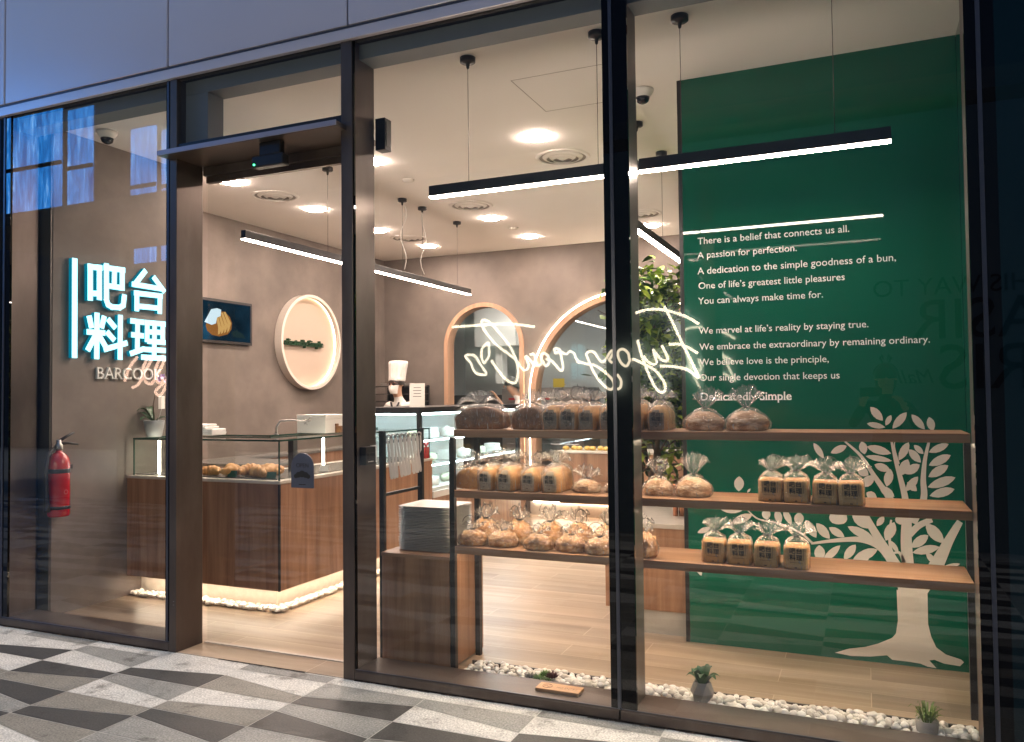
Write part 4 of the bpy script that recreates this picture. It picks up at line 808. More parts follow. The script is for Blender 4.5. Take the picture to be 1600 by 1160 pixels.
# baker in the kitchen reaching across, seen through the small arch
q = P(800, 640, y=7.0)
bk2, hc2 = person('baker in white leaning over in the kitchen, bare forearm raised behind the loaves', (q.x + .33, 7.05, -.28), R(-75), {'hand_r': (-.18, -.56, 1.46), 'hand_l': (.15, -.35, 1.05), 'lean': .45, 'elbow_r': (0, .1, -1)}, M['cloth'], M['darkcloth'], sleeve=False)
bk2.location.z = 0
hair_cap(bk2, hc2)

rk = thing('storage_rack', 'dark wire storage rack standing behind the chef', 'rack', (-5.7, 5.75, 0))
for x in (-6.05, -5.42):
    for y in (5.55, 5.95): b = MB(); b.box(x - .012, x + .012, y - .012, y + .012, 0, 1.66); part('upright', b, M['black'], rk)
for z in (.9, 1.15, 1.25, 1.35, 1.45, 1.55, 1.65):
    b = MB(); b.box(-6.06, -5.41, 5.54, 5.96, z - .012, z); part('shelf', b, M['steeldark'], rk)
b = MB(); b.box(-6.06, -5.41, 5.965, 5.975, .3, 1.65); part('back_panel', b, M['steeldark'], rk)
b = MB(); b.box(-5.95, -5.6, 5.6, 5.9, 1.651, 1.69); o = build('baking_tray', b, M['steel'], bevel=.005); tag(o, 'flat steel baking tray on top of the dark storage rack', 'tray')

# ================================================================ REAR COUNTER AND LOW COUNTER
rc = thing('rear_counter', 'walnut counter with white top and glowing plinth under the large arch', 'counter', (-2.4, 5.7, 0))
b = MB(); b.box(-3.38, -1.1, 5.5, 6.08, .21, .81); part('body', b, M['woodz'], rc)
b = MB(); b.box(-3.40, -1.08, 5.48, 6.09, .811, .835); part('worktop', b, M['stone'], rc, bevel=.003)
b = MB(); b.box(-3.9, -1.2, 5.85, 6.1, 0, .20); part('plinth', b, M['stone'], rc)
b = MB(); b.box(-3.85, -1.2, 5.832, 5.842, .17, .19); part('plinth_light', b, M['ledwarm'], rc)
b = MB(); sheet(b, (-3.38, 5.55), (-1.2, 5.55), .836, 1.12); b.add([(-3.38, 5.55, 1.12), (-1.2, 5.55, 1.12), (-1.2, 6.0, 1.12), (-3.38, 6.0, 1.12)], [(0, 1, 2, 3)]); part('sneeze_guard', b, M['clear'], rc)
bun = None
for i in range(10):
    b = MB(); x = -3.55 + .085 * i + .2; loc = (x, 5.68 + .06 * (i % 2), .836)
    txt = ['at the left end', 'second from the left end', 'third from the left end', 'fourth from the left end', 'fifth from the left end', 'sixth from the left end', 'seventh from the left end', 'third from the plant end', 'second from the plant end', 'nearest the plant'][i]
    if bun is None:
        b.lathe((0, 0, 0), [(.03, 0), (.042, .01), (.043, .025), (.03, .043), (.01, .05), (0, .0505)], 16); bun = build('bun', b, noisy('glazed_bun', [(.3, (.55, .33, .07)), (.7, (.72, .50, .14))], 18, 4, rough=.3), loc=(0, 0, 0), local=True); bun.location = loc; tag(bun, 'yellow glazed bun on the rear white counter, ' + txt, 'bun', 'yellow buns on the rear counter')
    else: qq = bun.copy(); COL.objects.link(qq); qq.location = loc; qq.rotation_euler.z = i; qq['label'] = 'yellow glazed bun on the rear white counter, ' + txt
lc = thing('low_counter', 'low walnut counter with white top on a concrete plinth, ending behind the green wall', 'counter', (-1.2, 1.9, 0))
b = MB(); b.box(-1.55, -.3, 1.385, 2.2, .148, .66); part('body', b, M['woodz'], lc)
b = MB(); b.box(-1.555, -.3, 1.378, 2.21, .661, .69); part('worktop', b, M['stone'], lc, bevel=.003)
b = MB(); b.box(-1.32, -.3, 1.40, 2.1, 0, .148); part('plinth', b, M['concrete'], lc)
b = MB()
for x in (-1.17, -1.13): b.tube([(x, 1.75, .69), (x, 1.75, .90)], .018, 12)
b.lathe((-1.15, 1.75, .90), [(.10, 0), (.10, .012)], 24); tag(build('copper_stand', b, principled('copper', (.65, .30, .18), .18, 1.0)), 'polished copper pedestal stand on the low white counter', 'stand')

# artificial ficus behind the low counter
tc0 = Vector((-1.50, 2.42, 0)); tr = thing('ficus_tree', 'leafy indoor ficus tree with twisted trunks beside the green wall', 'tree', tc0)
b = MB(); b.lathe(tc0, [(.14, 0), (.16, .02), (.19, .34), (.17, .34), (.16, .30)], 28); part('pot', b, M['concrete'], tr)
b = MB(); b.lathe(tc0, [(0, .30), (.16, .30)], 16); part('soil', b, M['bark'], tr)
rn = random.Random(2); b = MB(); tips = []
for k in range(4):
    pts = [tc0 + Vector((.06 * math.cos(k * 1.6 + z * 3.1) * (1 + z * .35), .06 * math.sin(k * 1.6 + z * 3.1) * (1 + z * .35), .3 + z)) for z in [i * .15 for i in range(13)]]
    b.tube(pts, [.026 - .0016 * i for i in range(13)], 8)
    for q in range(15):
        i = 3 + q * 10 // 15; p = pts[i]; a = rn.uniform(0, 6.28); L_ = rn.uniform(.22, .5); up = rn.uniform(.05, .55) if i > 4 else rn.uniform(-.1, .25)
        e_3 = p + Vector((math.cos(a) * L_, math.sin(a) * L_, up)); mid = (p + e_3) / 2 + Vector((0, 0, .04))
        b.tube([p, mid, e_3], [.008, .005, .003], 5); tips += [mid, e_3, (mid + e_3) / 2]
    tips += pts[6:] + pts[9:]
part('trunk', b, M['bark'], tr)
b = MB(); nl = 0
for q in range(150):
    a = rn.uniform(0, 6.28); rad = .34 * math.sqrt(rn.random()); tips.append(tc0 + Vector((rad * math.cos(a) + .05, rad * math.sin(a), rn.uniform(1.0, 2.38))))
while nl < 2700:
    cpt = rn.choice(tips) + Vector((rn.gauss(0, .075), rn.gauss(0, .075), rn.gauss(0, .085)))
    if cpt.y < 1.52 or cpt.z > 2.5 or cpt.z < .72 or abs(cpt.x + 1.43) > .46: continue
    if cpt.x < -1.70 and rn.random() < .75: continue
    if cpt.z < 1.25 and rn.random() < .6: continue
    d = Vector((rn.gauss(0, 1), rn.gauss(0, 1), rn.gauss(-.35, .6))).normalized(); s_ = d.cross(Vector((rn.gauss(0, .4), rn.gauss(0, .4), 1))).normalized(); up = s_.cross(d); L_ = rn.uniform(.055, .115); w = L_ * .29
    b.add([cpt, cpt + d * L_ * .35 + s_ * w + up * .004, cpt + d * L_ * .72 + s_ * w * .72, cpt + d * L_ - up * .012, cpt + d * L_ * .72 - s_ * w * .72, cpt + d * L_ * .35 - s_ * w + up * .004, cpt + d * L_ * .4 - up * .006], [(0, 1, 6), (1, 2, 6), (2, 3, 6), (3, 4, 6), (4, 5, 6), (5, 0, 6)], 0, False); nl += 1
crown = part('crown', b, M['leaf'], tr)
ntl = M['leaf'].node_tree; isl = _n(ntl, 'ShaderNodeNewGeometry'); rpl = [n_ for n_ in ntl.nodes if n_.type == 'VALTORGB'][0]; ntl.links.new(isl.outputs['Random Per Island'], rpl.inputs[0])
ntl.nodes['Principled BSDF'].inputs['Transmission Weight'].default_value = 0

# ================================================================ CEILING FITTINGS
dl = None; names = [(-2.205, 1.93, 'in front of the long pendant'), (-3.66, 1.93, 'right beside the door post'), (-5.12, 1.93, 'above the door, nearest the left window'), (-5.12, 3.10, 'second from the window along the side wall'), (-3.68, 4.28, 'midway back, above the long pendant end'), (-5.12, 4.28, 'third from the window along the side wall'), (-3.68, 5.40, 'near the rear wall above the arches'), (-5.09, 5.40, 'in the rear left corner'), (-2.205, 5.45, 'near the rear wall beside the green wall'), (-2.205, 4.28, 'over the middle of the right bay'), (-3.66, 3.10, 'over the middle of the shop'), (-2.205, 3.10, 'second in the right bay')]
for x, y, tx in names:
    if (x, y) in ((-3.66, 3.10), (-2.205, 3.10), (-2.205, 4.28)): continue
    if dl is None:
        dl = thing('downlight', 'x', 'ceiling light', (x, y, ZC))
        b = MB(); rg = [[Vector((r * math.cos(2 * math.pi * k / 40), r * math.sin(2 * math.pi * k / 40), z)) for k in range(40)] for r, z in ((.098, -.001), (.106, -.003), (.112, -.001))]; b.rings(rg, cap0=False, cap1=False); build('trim_ring', b, M['white'], dl, local=True)
        b = MB(); b.lathe((0, 0, 0), [(.097, -.002), (.096, -.009), (.090, -.012), (0, -.0125)], 40); build('diffuser', b, M['lamp'], dl, local=True); r_ = dl
    else: r_ = dup(dl, (x, y, ZC))
    tag(r_, 'round glowing recessed downlight ' + tx, 'ceiling light', 'round downlights in the shop ceiling')
df = None
for x, y, tx in ((-2.205, 2.50, 'nearest the front, above the long pendant'), (-3.62, 3.67, 'in the middle of the shop ceiling'), (-5.12, 2.49, 'over the pastry counter, seen through the door'), (-5.05, 4.84, 'in the rear left of the ceiling'), (-2.15, 4.80, 'right of the black mullion by the rear pendant')):
    if df is None:
        df = thing('air_diffuser', 'x', 'air vent', (x, y, ZC)); b = MB()
        for r0, r1, z in ((.225, .19, .012), (.165, .13, .022), (.11, .075, .03), (.055, .0, .034)):
            b.rings([[Vector((r * math.cos(2 * math.pi * k / 40), r * math.sin(2 * math.pi * k / 40), q)) for k in range(40)] for r, q in ((r0, -.002), (r0 - .006, -.008), (r1 + .002, -z), (r1 + .001, -z + .006))], cap0=False, cap1=r1 == 0)
        build('rings', b, M['ceil'], df, local=True)
        b = MB(); b.lathe((0, 0, -.001), [(.222, 0), (.0, .0002)], 40); build('throat', b, principled('vent_dark', (.36, .33, .30), .9), df, local=True); r_ = df
    else: r_ = dup(df, (x, y, ZC))
    tag(r_, 'round ribbed air diffuser ' + tx, 'air vent', 'round air diffusers in the ceiling')
for x, y, tx in ((-4.965, .49, 'over the left window beside the sign wall'), (-1.25, 1.36, 'beside the black mullion near the green wall')):
    t = thing('dome_camera', 'white and black dome camera on the ceiling ' + tx, 'camera', (x, y, ZC - .001))
    b = MB(); b.lathe((x, y, ZC), [(.07, 0), (.07, -.012), (.06, -.03), (.045, -.05), (.03, -.052)], 24); part('base', b, M['white'], t)
    b = MB(); b.lathe((x, y, ZC), [(.045, -.045), (.044, -.06), (.036, -.078), (.018, -.09), (0, -.093)], 20); part('dome', b, principled('smoked_dome', (.01, .01, .012), .08), t)
for x, y, tx in ((-3.685, 2.55, 'between the downlights near the door post'), (-3.658, 4.86, 'near the rear wall above the arches')):
    b = MB(); b.lathe((x, y, ZC), [(.055, 0), (.05, -.014), (.03, -.024), (.0, -.026)], 20); tag(build('smoke_detector', b, M['plastic']), 'small round smoke detector ' + tx, 'smoke detector')

def pendant(label, a, e, cans, z, group='slim black linear pendant lamps'):
    a, e = Vector((a[0], a[1], z)), Vector((e[0], e[1], z)); d = (e - a).normalized(); s_ = d.cross(Vector((0, 0, 1))); t = thing('linear_pendant', label, 'pendant lamp', (a + e) / 2, 0, group)
    mid = (a + e) / 2; hl = (e - a).length / 2; up = Vector((0, 0, 1))
    b = MB(); b.obox(mid + up * .019, d * hl, s_ * .021, up * .030); part('housing', b, M['black'], t, bevel=.002)
    b = MB(); b.obox(mid - up * .016, d * (hl - .002), s_ * .0205, up * .0034); part('diffuser', b, M['led'], t)
    for cx, cy in cans:
        b = MB(); b.lathe((cx, cy, ZC), [(.045, 0), (.045, -.026), (.04, -.03), (.012, -.034), (.008, -.06), (.004, -.065)], 20); part('canopy', b, M['black'], t)
        b = MB(); b.tube([(cx, cy, ZC - .03), (cx, cy, z + .05)], .0018, 5); part('cable', b, M['steeldark'], t)
YP = .455
pendant('long linear pendant left half hanging along the front window', (-2.29, YP), (-1.055, YP), [(-2.04, YP), (-1.27, YP)], 2.675)
pendant('long linear pendant right half hanging before the green wall', (-1.045, YP), (.142, YP), [(-.825, YP), (-.10, YP)], 2.675)
pendant('linear pendant running back over the pastry counter, split by the door post', (-4.1, .92), (-4.1, 4.58), [(-4.1, 1.93), (-4.1, 3.13), (-4.1, 3.52), (-4.1, 4.29)], 2.675)
pendant('linear pendant running back beside the green wall', (-1.445, 1.80), (-1.445, 4.4), [(-1.445, 1.95), (-1.445, 2.72)], 2.675)
for x, y, s_ in ((-4.1, 3.13, 1), (-4.1, 3.52, -1)):
    b = MB(); b.tube([(x + .02 * math.sin(k * 1.1) * s_ + .012, y + .03 * math.sin(k * .8 + s_), ZC - .06 - k * .07) for k in range(10)], .004, 6); tag(build('power_cord', b, M['white']), 'slack white power cord dropping to the counter pendant, %s of the pair' % ('nearer' if s_ > 0 else 'farther'), 'cord')

# ================================================================ TRAY CABINET, TONG RACK
cb = thing('tray_cabinet', 'dark walnut cabinet carrying the stack of trays beside the door', 'cabinet', (-2.32, .5, 0))
b = MB(); b.box(-2.538, -2.105, .30, .72, .012, .60); part('body', b, M['woodz'], cb)
b = MB(); b.box(-2.541, -2.10, .296, .725, .601, .62); part('top', b, M['woodx'], cb)
tray = None; nT = 27
for k in range(nT):
    loc = (-2.315 + .0015 * math.sin(k * 7.1), .53 + .002 * math.sin(k * 3.3), .6205 + k * .0094)
    lab = 'pale plastic serving tray in the tall stack by the door' if k < nT - 1 else 'topmost pale plastic serving tray of the stack'
    if tray is None:
        b = MB(); prof = [(1.0, .0), (1.0, .0025)]
        def rr(w, d, z, n=6, cr=.03): return [Vector((sx * (w - cr) + cr * math.cos(a), sy * (d - cr) + cr * math.sin(a), z)) for sx, sy, a0 in ((1, 1, 0), (-1, 1, 90), (-1, -1, 180), (1, -1, 270)) for a in [R(a0 + 90 * q / n) for q in range(n + 1)]]
        b.rings([rr(.148, .128, 0), rr(.166, .146, .007), rr(.172, .152, .0085), rr(.172, .152, .0065 + .003), rr(.163, .143, .0098), rr(.146, .126, .0035)]); tray = build('serving_tray', b, M['plastic'], loc=(0, 0, 0), local=True); tray.location = loc; q = tray
    else: q = tray.copy(); COL.objects.link(q); q.location = loc; q.rotation_euler.z = .006 * math.sin(k * 5)
    tag(q, lab, 'tray', 'stacked serving trays')
tk = thing('tong_rack', 'black metal frame with hanging pale serving tongs beside the trays', 'rack', (-2.57, .57, .62))
for y in (.36, .80):
    b = MB(); b.box(-2.583, -2.553, y - .014, y + .014, .0, 1.305); part('upright', b, M['black'], tk)
b = MB(); b.box(-2.574, -2.562, .374, .786, .925, .943); part('lower_rail', b, M['black'], tk)
b = MB(); b.box(-2.574, -2.562, .374, .786, 1.23, 1.245); part('upper_rail', b, M['black'], tk)
tong = None
for k in range(8):
    y = .40 + .05 * k; loc = (-2.55, y, 1.262)
    if tong is None:
        tong = thing('serving_tongs', 'x', 'tongs', loc)
        b = MB()
        for s_ in (-1, 1): b.rings([[Vector((s_ * .009 + x * w, s_ * .006 + yy * .0022, z)) for x, yy in ((-1, -1), (1, -1), (1, 1), (-1, 1))] for z, w in ((0, .005), (-.03, .006), (-.14, .007), (-.22, .0095), (-.24, .006))], smooth=False)
        build('blades', b, M['plastic'], tong, local=True, bevel=.001)
        b = MB(); b.tube([(-.01, 0, -.002), (-.012, 0, .012), (0, 0, .02), (.012, 0, .012), (.01, 0, -.002)], .0055, 8); build('spring_bend', b, M['steel'], tong, local=True); q = tong
    else: q = dup(tong, loc)
    q.rotation_euler = (R(6 + 2.2 * k - 5), R(-6 + 3 * math.sin(k * 2)), R(35)); tag(q, 'pale serving tongs hanging %s on the black rack' % (['nearest the window', 'second', 'third', 'fourth', 'fifth', 'sixth', 'seventh', 'farthest back'][k]), 'tongs', 'tongs hanging on the rack')

# ================================================================ BREAD SHELF
SZ = {'top': 1.318, 'mid': .988, 'bot': .683}
sh = thing('bread_shelf', 'long three-tier walnut display shelf on black metal posts in the window', 'shelf unit', (-.84, .48, 0))
for z in SZ.values():
    b = MB(); b.box(-2.07, .412, .30, .665, z - .040, z); part('shelf', b, M['woodx'], sh, bevel=.002)
for z in SZ.values():
    b = MB(); b.box(-2.04, .38, .355, .370, z - .0424, z - .0405); part('shelf_light', b, M['shelfled'], sh)
for x, ys in ((-2.085, (.313, .62)), (-1.045, (.318,)), (.40, (.32, .62))):
    for y in ys:
        b = MB(); w = .0145 if x != -1.045 else .012
        if x == -1.045: b.box(x - w, x + w, y + .35 - w - .33, y + w, .0, SZ['bot'] - .041); b.box(x - w, x + w, y - w, y + w, SZ['bot'] + .0005, SZ['mid'] - .041); b.box(x - w, x + w, y - w, y + w, SZ['mid'] + .0005, SZ['top'] - .041)
        else:
            x2 = x if x < 0 else x + .03
            b.box(x2 - w, x2 + w, y - w, y + w, 0, SZ['top'] - .042)
        part('upright', b, M['black'], sh)

# --- bags
def bag_mesh(prof, neck, top, seed, fan=.055, N=80):
    """prof: list of (z, sx, sy, n). closes to a neck and opens into a crinkled fan"""
    rn = random.Random(seed); ph = [rn.uniform(0, 6.28) for _ in range(6)]; rings = []
    def ring(z, sx, sy, n, wr, m=7):
        out = []
        for k in range(N):
            a = 2 * math.pi * k / N; ca, sa = math.cos(a), math.sin(a); r = (abs(ca) ** n + abs(sa) ** n) ** (-1 / n)
            d = 1 + wr * (math.sin(m * a + ph[0]) + .6 * math.sin((2 * m + 1) * a + ph[1] + z * 40) + .5 * math.sin(23 * a + ph[2]))
            out.append(Vector((sx * r * ca * d, sy * r * sa * d, z + wr * .02 * math.sin(5 * a + ph[3]))))
        return out
    z0, sx, sy, n = prof[0]; rings.append(ring(z0 + .001, sx * .9, sy * .9, n, .0))
    for (z, sx, sy, n) in prof: rings.append(ring(z, sx, sy, n, .02))
    z, sx, sy, n = prof[-1]
    for t in (.3, .6, .85): rings.append(ring(z + (neck - z) * (t ** .8), sx * (1 - t) + .013 * t, sy * (1 - t) + .013 * t, 2 + (n - 2) * (1 - t), .08 + .14 * t, 11))
    rings.append(ring(neck, .012, .012, 2, .18, 9))
    tilt = rn.uniform(-.02, .02)
    for t in (.25, .5, .75, 1):
        q = ring(neck + (top - neck) * t, .012 + fan * t ** .8, .012 + .016 * t, 2, .14, 9)
        rings.append([v + Vector((tilt * t, 0, -abs(v.x) ** 2 * 6 * t + (.010 * math.sin(13 * math.atan2(v.y, v.x) + ph[4]) + .007 * math.sin(5 * math.atan2(v.y, v.x) + ph[5])) * t)) for v in q])
    b = MB(); b.rings(rings, cap1=False); return b, rings
def label_mb(w, zc, y):
    """the four printed characters with the thin frame round them"""
    b = MB(); P4 = [spt(*q) for key in 'abcd' for st in GLY[key] for q in st]; u0, u1 = min(p.x for p in P4), max(p.x for p in P4); v0, v1 = min(p.y for p in P4), max(p.y for p in P4); s_ = w / (u1 - u0); k = 0
    for key in 'abcd':
        for st in GLY[key]:
            k += 1; stroke(b, [((spt(*q).x - (u0 + u1) / 2) * s_, (spt(*q).y - (v0 + v1) / 2) * s_ + zc) for q in st], w * .055, lambda u, v, ww: Vector((u, y - .00002 * (k % 5) - ww, v)), .0003)
    h = (v1 - v0) * s_ / 2
    for s2 in (-1, 1): b.box(s2 * w * .6 - .0006, s2 * w * .6 + .0006, y - .0004, y, zc - h, zc + h)
    b.box(-w * .5, w * .5, y - .0004, y, zc - h * 1.4, zc - h * 1.36); b.box(-w * .1, w * .1, y - .0004, y, zc - h * 2.3, zc - h * 2.15)
    return b
def rbox(w, d, h, dome=0.0, over=0.0, n=40, sq=6, seed=0, lump=.02):
    rn = random.Random(seed); o = Vector((rn.uniform(-50, 50), rn.uniform(-50, 50), 0)); rings = []
    zs = [0, .03, .12, .3, .5, .7, .82, .9, .96, 1.0]
    for t in zs:
        z = h * t; k = 1.0
        if t < .05: k = .93 + t
        if dome: 
            if t > .45: q = (t - .45) / .55; k = (1 + over * math.sin(min(1, q * 1.6) * math.pi)) * math.sqrt(max(.02, 1 - q ** 2.1 * .97))
        elif t > .9: k = 1 - (t - .9) ** 2 * 12
        rg = []
        for i in range(n):
            a = 2 * math.pi * i / n; ca, sa = math.cos(a), math.sin(a); r = (abs(ca) ** sq + abs(sa) ** sq) ** (-1 / sq); ky = 1 - (1 - k) * .35 if dome else k
            v = Vector((w / 2 * r * ca * k, d / 2 * r * sa * ky, z)); nn = noise.noise(v * 22 + o) * lump; rg.append(Vector((v.x * (1 + nn), v.y * (1 + nn * .4), v.z + nn * .1 * (t > .1) * h)))
        rings.append(rg)
    return MB().rings(rings)
def ellip(w, d, h, seed=0, lump=.08, score=0, n=36, m=14):
    rn = random.Random(seed); o = Vector((rn.uniform(-50, 50), rn.uniform(-50, 50), 3)); rings = []
    for j in range(m + 1):
        t = j / m; ph = -math.pi / 2 + math.pi * t; rg = []
        for i in range(n):
            a = 2 * math.pi * i / n; v = Vector((math.cos(ph) * math.cos(a), math.cos(ph) * math.sin(a), math.sin(ph))); k = 1 + lump * noise.noise(v * 2.6 + o) + lump * .5 * noise.noise(v * 7 + o)
            if score: k -= score * max(0, math.cos(v.x * 9 + .5)) ** 8 * max(0, v.z)
            z = v.z if v.z > -.45 else -.45 - (abs(v.z) - .45) * .08
            rg.append(Vector((w / 2 * v.x * k, d / 2 * v.y * k, (z + .49) / 1.49 * h * (k if v.z > 0 else 1))))
        rings.append(rg)
    return MB().rings(rings, cap0=True, cap1=True)
def elprof(w, d, h): return [(h * t, w / 2 * k * 1.06, d / 2 * k * 1.06, 2.2) for t, k in ((.01, .85), (.12, .98), (.33, 1.03), (.55, .95), (.75, .78), (.92, .55))]
def bxprof(w, d, h, sq=7, top=1.0): return [(h * t, w / 2 * 1.04 * k, d / 2 * 1.04, sq) for t, k in ((.01, 1), (.3, 1.0), (.6, 1.01), (.9, top), (1.0, top * .97))]
def bagged(name, bread, bmats, prof, h, seed, lab=None, fan=.055, front=None, rise=.045, tall=.125, film='bag'):
    t = thing(name, 'x', 'bread', (0, 0, 0)); fs = None
    o = build('bread', bread, bmats, t, local=True)
    if front is not None:
        for p in o.data.polygons:
            if p.normal.y < -.82 and p.center.z > .004: p.material_index = 1
    bg, rings = bag_mesh(prof, h + rise, h + tall, seed, fan); bo = build('plastic_bag', bg, M[film], t, local=True)
    b = MB(); top = rings[-1]; b.tube(top[3:30], .0013, 5); rt = random.Random(seed); lr = rt.uniform(.026, .04); f0 = R(rt.choice([-140, -110, -70, -45])); ct_ = Vector((-lr * math.cos(f0), -.014, h + rise - lr * math.sin(f0))); sg_ = 1 if f0 < R(-90) else -1
    b.tube([ct_ + Vector((lr * math.cos(f0 + sg_ * -q / 14 * 4.3), -.004 * math.sin(q * .5), lr * math.sin(f0 + sg_ * -q / 14 * 4.3))) for q in range(15)], .0016, 5); b.tube([Vector((.0135 * math.cos(2 * math.pi * k / 16), .0135 * math.sin(2 * math.pi * k / 16), h + rise)) for k in range(16)], .0022, 5, closed=True); build('ribbon_tie', b, M['tie'], t, local=True)
    if lab: build('printed_label', label_mb(*lab), M['print'], bo, local=True)
    return t
def variants(f, n): return [f(i) for i in range(n)]
toastv = variants(lambda i: bagged('bagged_toast', rbox(.108, .115, .106, seed=i, lump=.012, sq=9), [M['crust'], M['toast']], bxprof(.108, .115, .106), .106, 20 + i, (.056, .071, -.0625), .056, True, .038, .102), 3)
endv = variants(lambda i: bagged('bagged_loaf', rbox(.094, .24, .118, dome=1, over=.12, seed=i + 5, lump=.03), [M['crust'], M['crumbdark' if i < 2 else 'crumb']], bxprof(.10, .25, .105, 5, .95), .112, 40 + i, (.042, .066, -.1315), .065, True, .03, .085, 'bagdense'), 4)
longv = variants(lambda i: bagged('bagged_long_loaf', rbox(.245 if i < 2 else .175, .10, .115, dome=1, over=.05, seed=i + 15, lump=.05), [M['crustdark'] if i < 2 else M['crust']], bxprof(.25 if i < 2 else .18, .105, .105, 4, .92), .11, 50 + i, None, .095, None, .028, .088, 'bagdense'), 3)
roundv = variants(lambda i: bagged('bagged_round_loaf', ellip(.205, .17, .10, i + 2, .07, .07), [M['flour']], elprof(.21, .175, .105), .098, 60 + i, None, .065, rise=.02), 3)
batv = variants(lambda i: bagged('bagged_rustic_roll', ellip(.155, .115, .082, i + 30, .2, .06), [M['rustic']], elprof(.16, .12, .084), .072, 70 + i, None, .05, rise=.014, tall=.06), 4)
flatv = variants(lambda i: bagged('bagged_flatbread', ellip(.15, .13, .062, i + 80, .18), [M['flour']], elprof(.155, .135, .065), .055, 90 + i, None, .06, rise=.02, tall=.085), 2)
used = {}
def place(var, i, px, py, shelf, y, lab, grp, rz=0, sc=1, yfix=True, dz=0):
    z = SZ[shelf]; x = P(px, py, y=y).x; src = var[i]; s_ = (sc, sc, sc) if not isinstance(sc, tuple) else sc
    if id(src) not in used: used[id(src)] = 1; r = src; r.location = (x, y, z + .0005 + dz); r.rotation_euler.z = rz; r.scale = s_
    else: r = dup(src, (x, y, z + .0005 + dz), rz, scale=s_)
    used['n'] = used.get('n', 0) + 1; q_ = used['n']; r.rotation_euler.y = R(2.2 * math.sin(q_ * 2.7)); tag(r, lab, 'bread', grp)
yT = .40
G1 = 'square toast loaves in printed bags'
for k, (px, tx) in enumerate([(1205, 'leftmost of four on the middle shelf'), (1246, 'second of four on the middle shelf'), (1289, 'third of four on the middle shelf'), (1331, 'rightmost of four on the middle shelf')]):
    place(toastv, k % 3, px, 770, 'mid', yT - .012 * k, 'square toast loaf in a printed clear bag, ' + tx, G1, R(2 * math.sin(k * 4)), 1 + .02 * math.sin(k * 2))
for k, (px, tx) in enumerate([(1116, 'leftmost of four on the bottom shelf'), (1157, 'second of four on the bottom shelf'), (1199, 'third of four on the bottom shelf'), (1245, 'rightmost of four on the bottom shelf')]):
    place(toastv, (k + 1) % 3, px, 860, 'bot', yT - .008 * k, 'square toast loaf in a printed clear bag, ' + tx, G1, R(3 * math.sin(k * 5 + 1)), 1 + .02 * math.sin(k * 3))
G2 = 'bagged bread along the window shelf'
for k, (px, tx) in enumerate([(754, 'at the left end of the top shelf'), (829, 'second from the left on the top shelf')]):
    place(longv, k, px, 650, 'top', .42, 'long dark brown loaf in a crinkled bag, ' + tx, G2, R(-3 + 5 * k), (1.27 if k == 0 else .78, 1.05, 1.06))
for k, (px, tx) in enumerate([(873, 'just right of the long dark loaves'), (899, 'second of the end-on loaves'), (928, 'third of the end-on loaves'), (960, 'partly hidden behind the black mullion'), (998, 'just right of the black mullion'), (1034, 'last before the two round loaves')]):
    place(endv, [0, 1][k % 2], px, 650, 'top', .47, 'dark fruit loaf end-on on the top shelf, ' + tx, G2, R(3 * math.sin(k * 3)), 1.1 + .04 * math.sin(k * 2))
for k, (px, tx) in enumerate([(1101, 'left of the two on the top shelf'), (1168, 'right of the two on the top shelf')]):
    place(roundv, k, px, 660, 'top', .43, 'round floury country loaf in a clear bag, ' + tx, G2, R(10 * k - 4), .95 + .03 * k)
place(longv, 2, 738, 750, 'mid', .43, 'golden brown loaf in a crinkled bag at the left end of the middle shelf', G2, R(4), 1)
for k, (px, tx) in enumerate([(774, 'first of the four end-on fruit loaves'), (803, 'second of the four end-on fruit loaves'), (838, 'third of the four end-on fruit loaves'), (872, 'last of the four end-on fruit loaves')]):
    place(endv, 2 + k % 2, px, 750, 'mid', .46, 'pale fruit-speckled loaf on the middle shelf, ' + tx, G2, R(-2 + k), 1.06 + .03 * math.sin(k * 2.3))
place(flatv, 0, 917, 755, 'mid', .44, 'dark-tied flat floury bread left of the mullion on the middle shelf', G2, .2, 1.0)
place(flatv, 1, 968, 755, 'mid', .47, 'flat floury bread mostly hidden by the black mullion on the middle shelf', G2, -.2, 1.0)
place(roundv, 2, 1028, 757, 'mid', .44, 'rustic brown loaf in a bag just right of the mullion on the middle shelf', G2, .1, (.72, .8, .85))
place(roundv, 0, 1084, 757, 'mid', .44, 'large floury rustic loaf in a fanned bag on the middle shelf, before the green wall', G2, -.1, (.86, .85, .95))
G3 = 'rustic rolls along the bottom shelf'
for k, (px, tx) in enumerate([(739, 'front row, left end'), (786, 'front row, second from the left'), (842, 'front row, third from the left'), (892, 'front row, fourth from the left'), (938, 'front row, just left of the mullion'), (1004, 'alone to the right of the mullion')]):
    place(batv, k % 4, px, 848, 'bot', .375 + .01 * (k % 2), 'bagged crusty roll on the bottom shelf, ' + tx, G3, R(12 * math.sin(k * 2.2)), (1.05, 1, 1) if k < 5 else (.95, 1.1, 1.45))
for k, (px, tx) in enumerate([(760, 'back row, left end'), (812, 'back row, second from the left'), (860, 'back row, third from the left'), (905, 'back row, fourth from the left'), (950, 'back row, behind the mullion')]):
    place(batv, (k + 2) % 4, px, 835, 'bot', .51, 'bagged crusty roll on the bottom shelf, ' + tx, G3, R(15 * math.sin(k * 3.1 + 1)), (1.1, 1.05, 1.5))

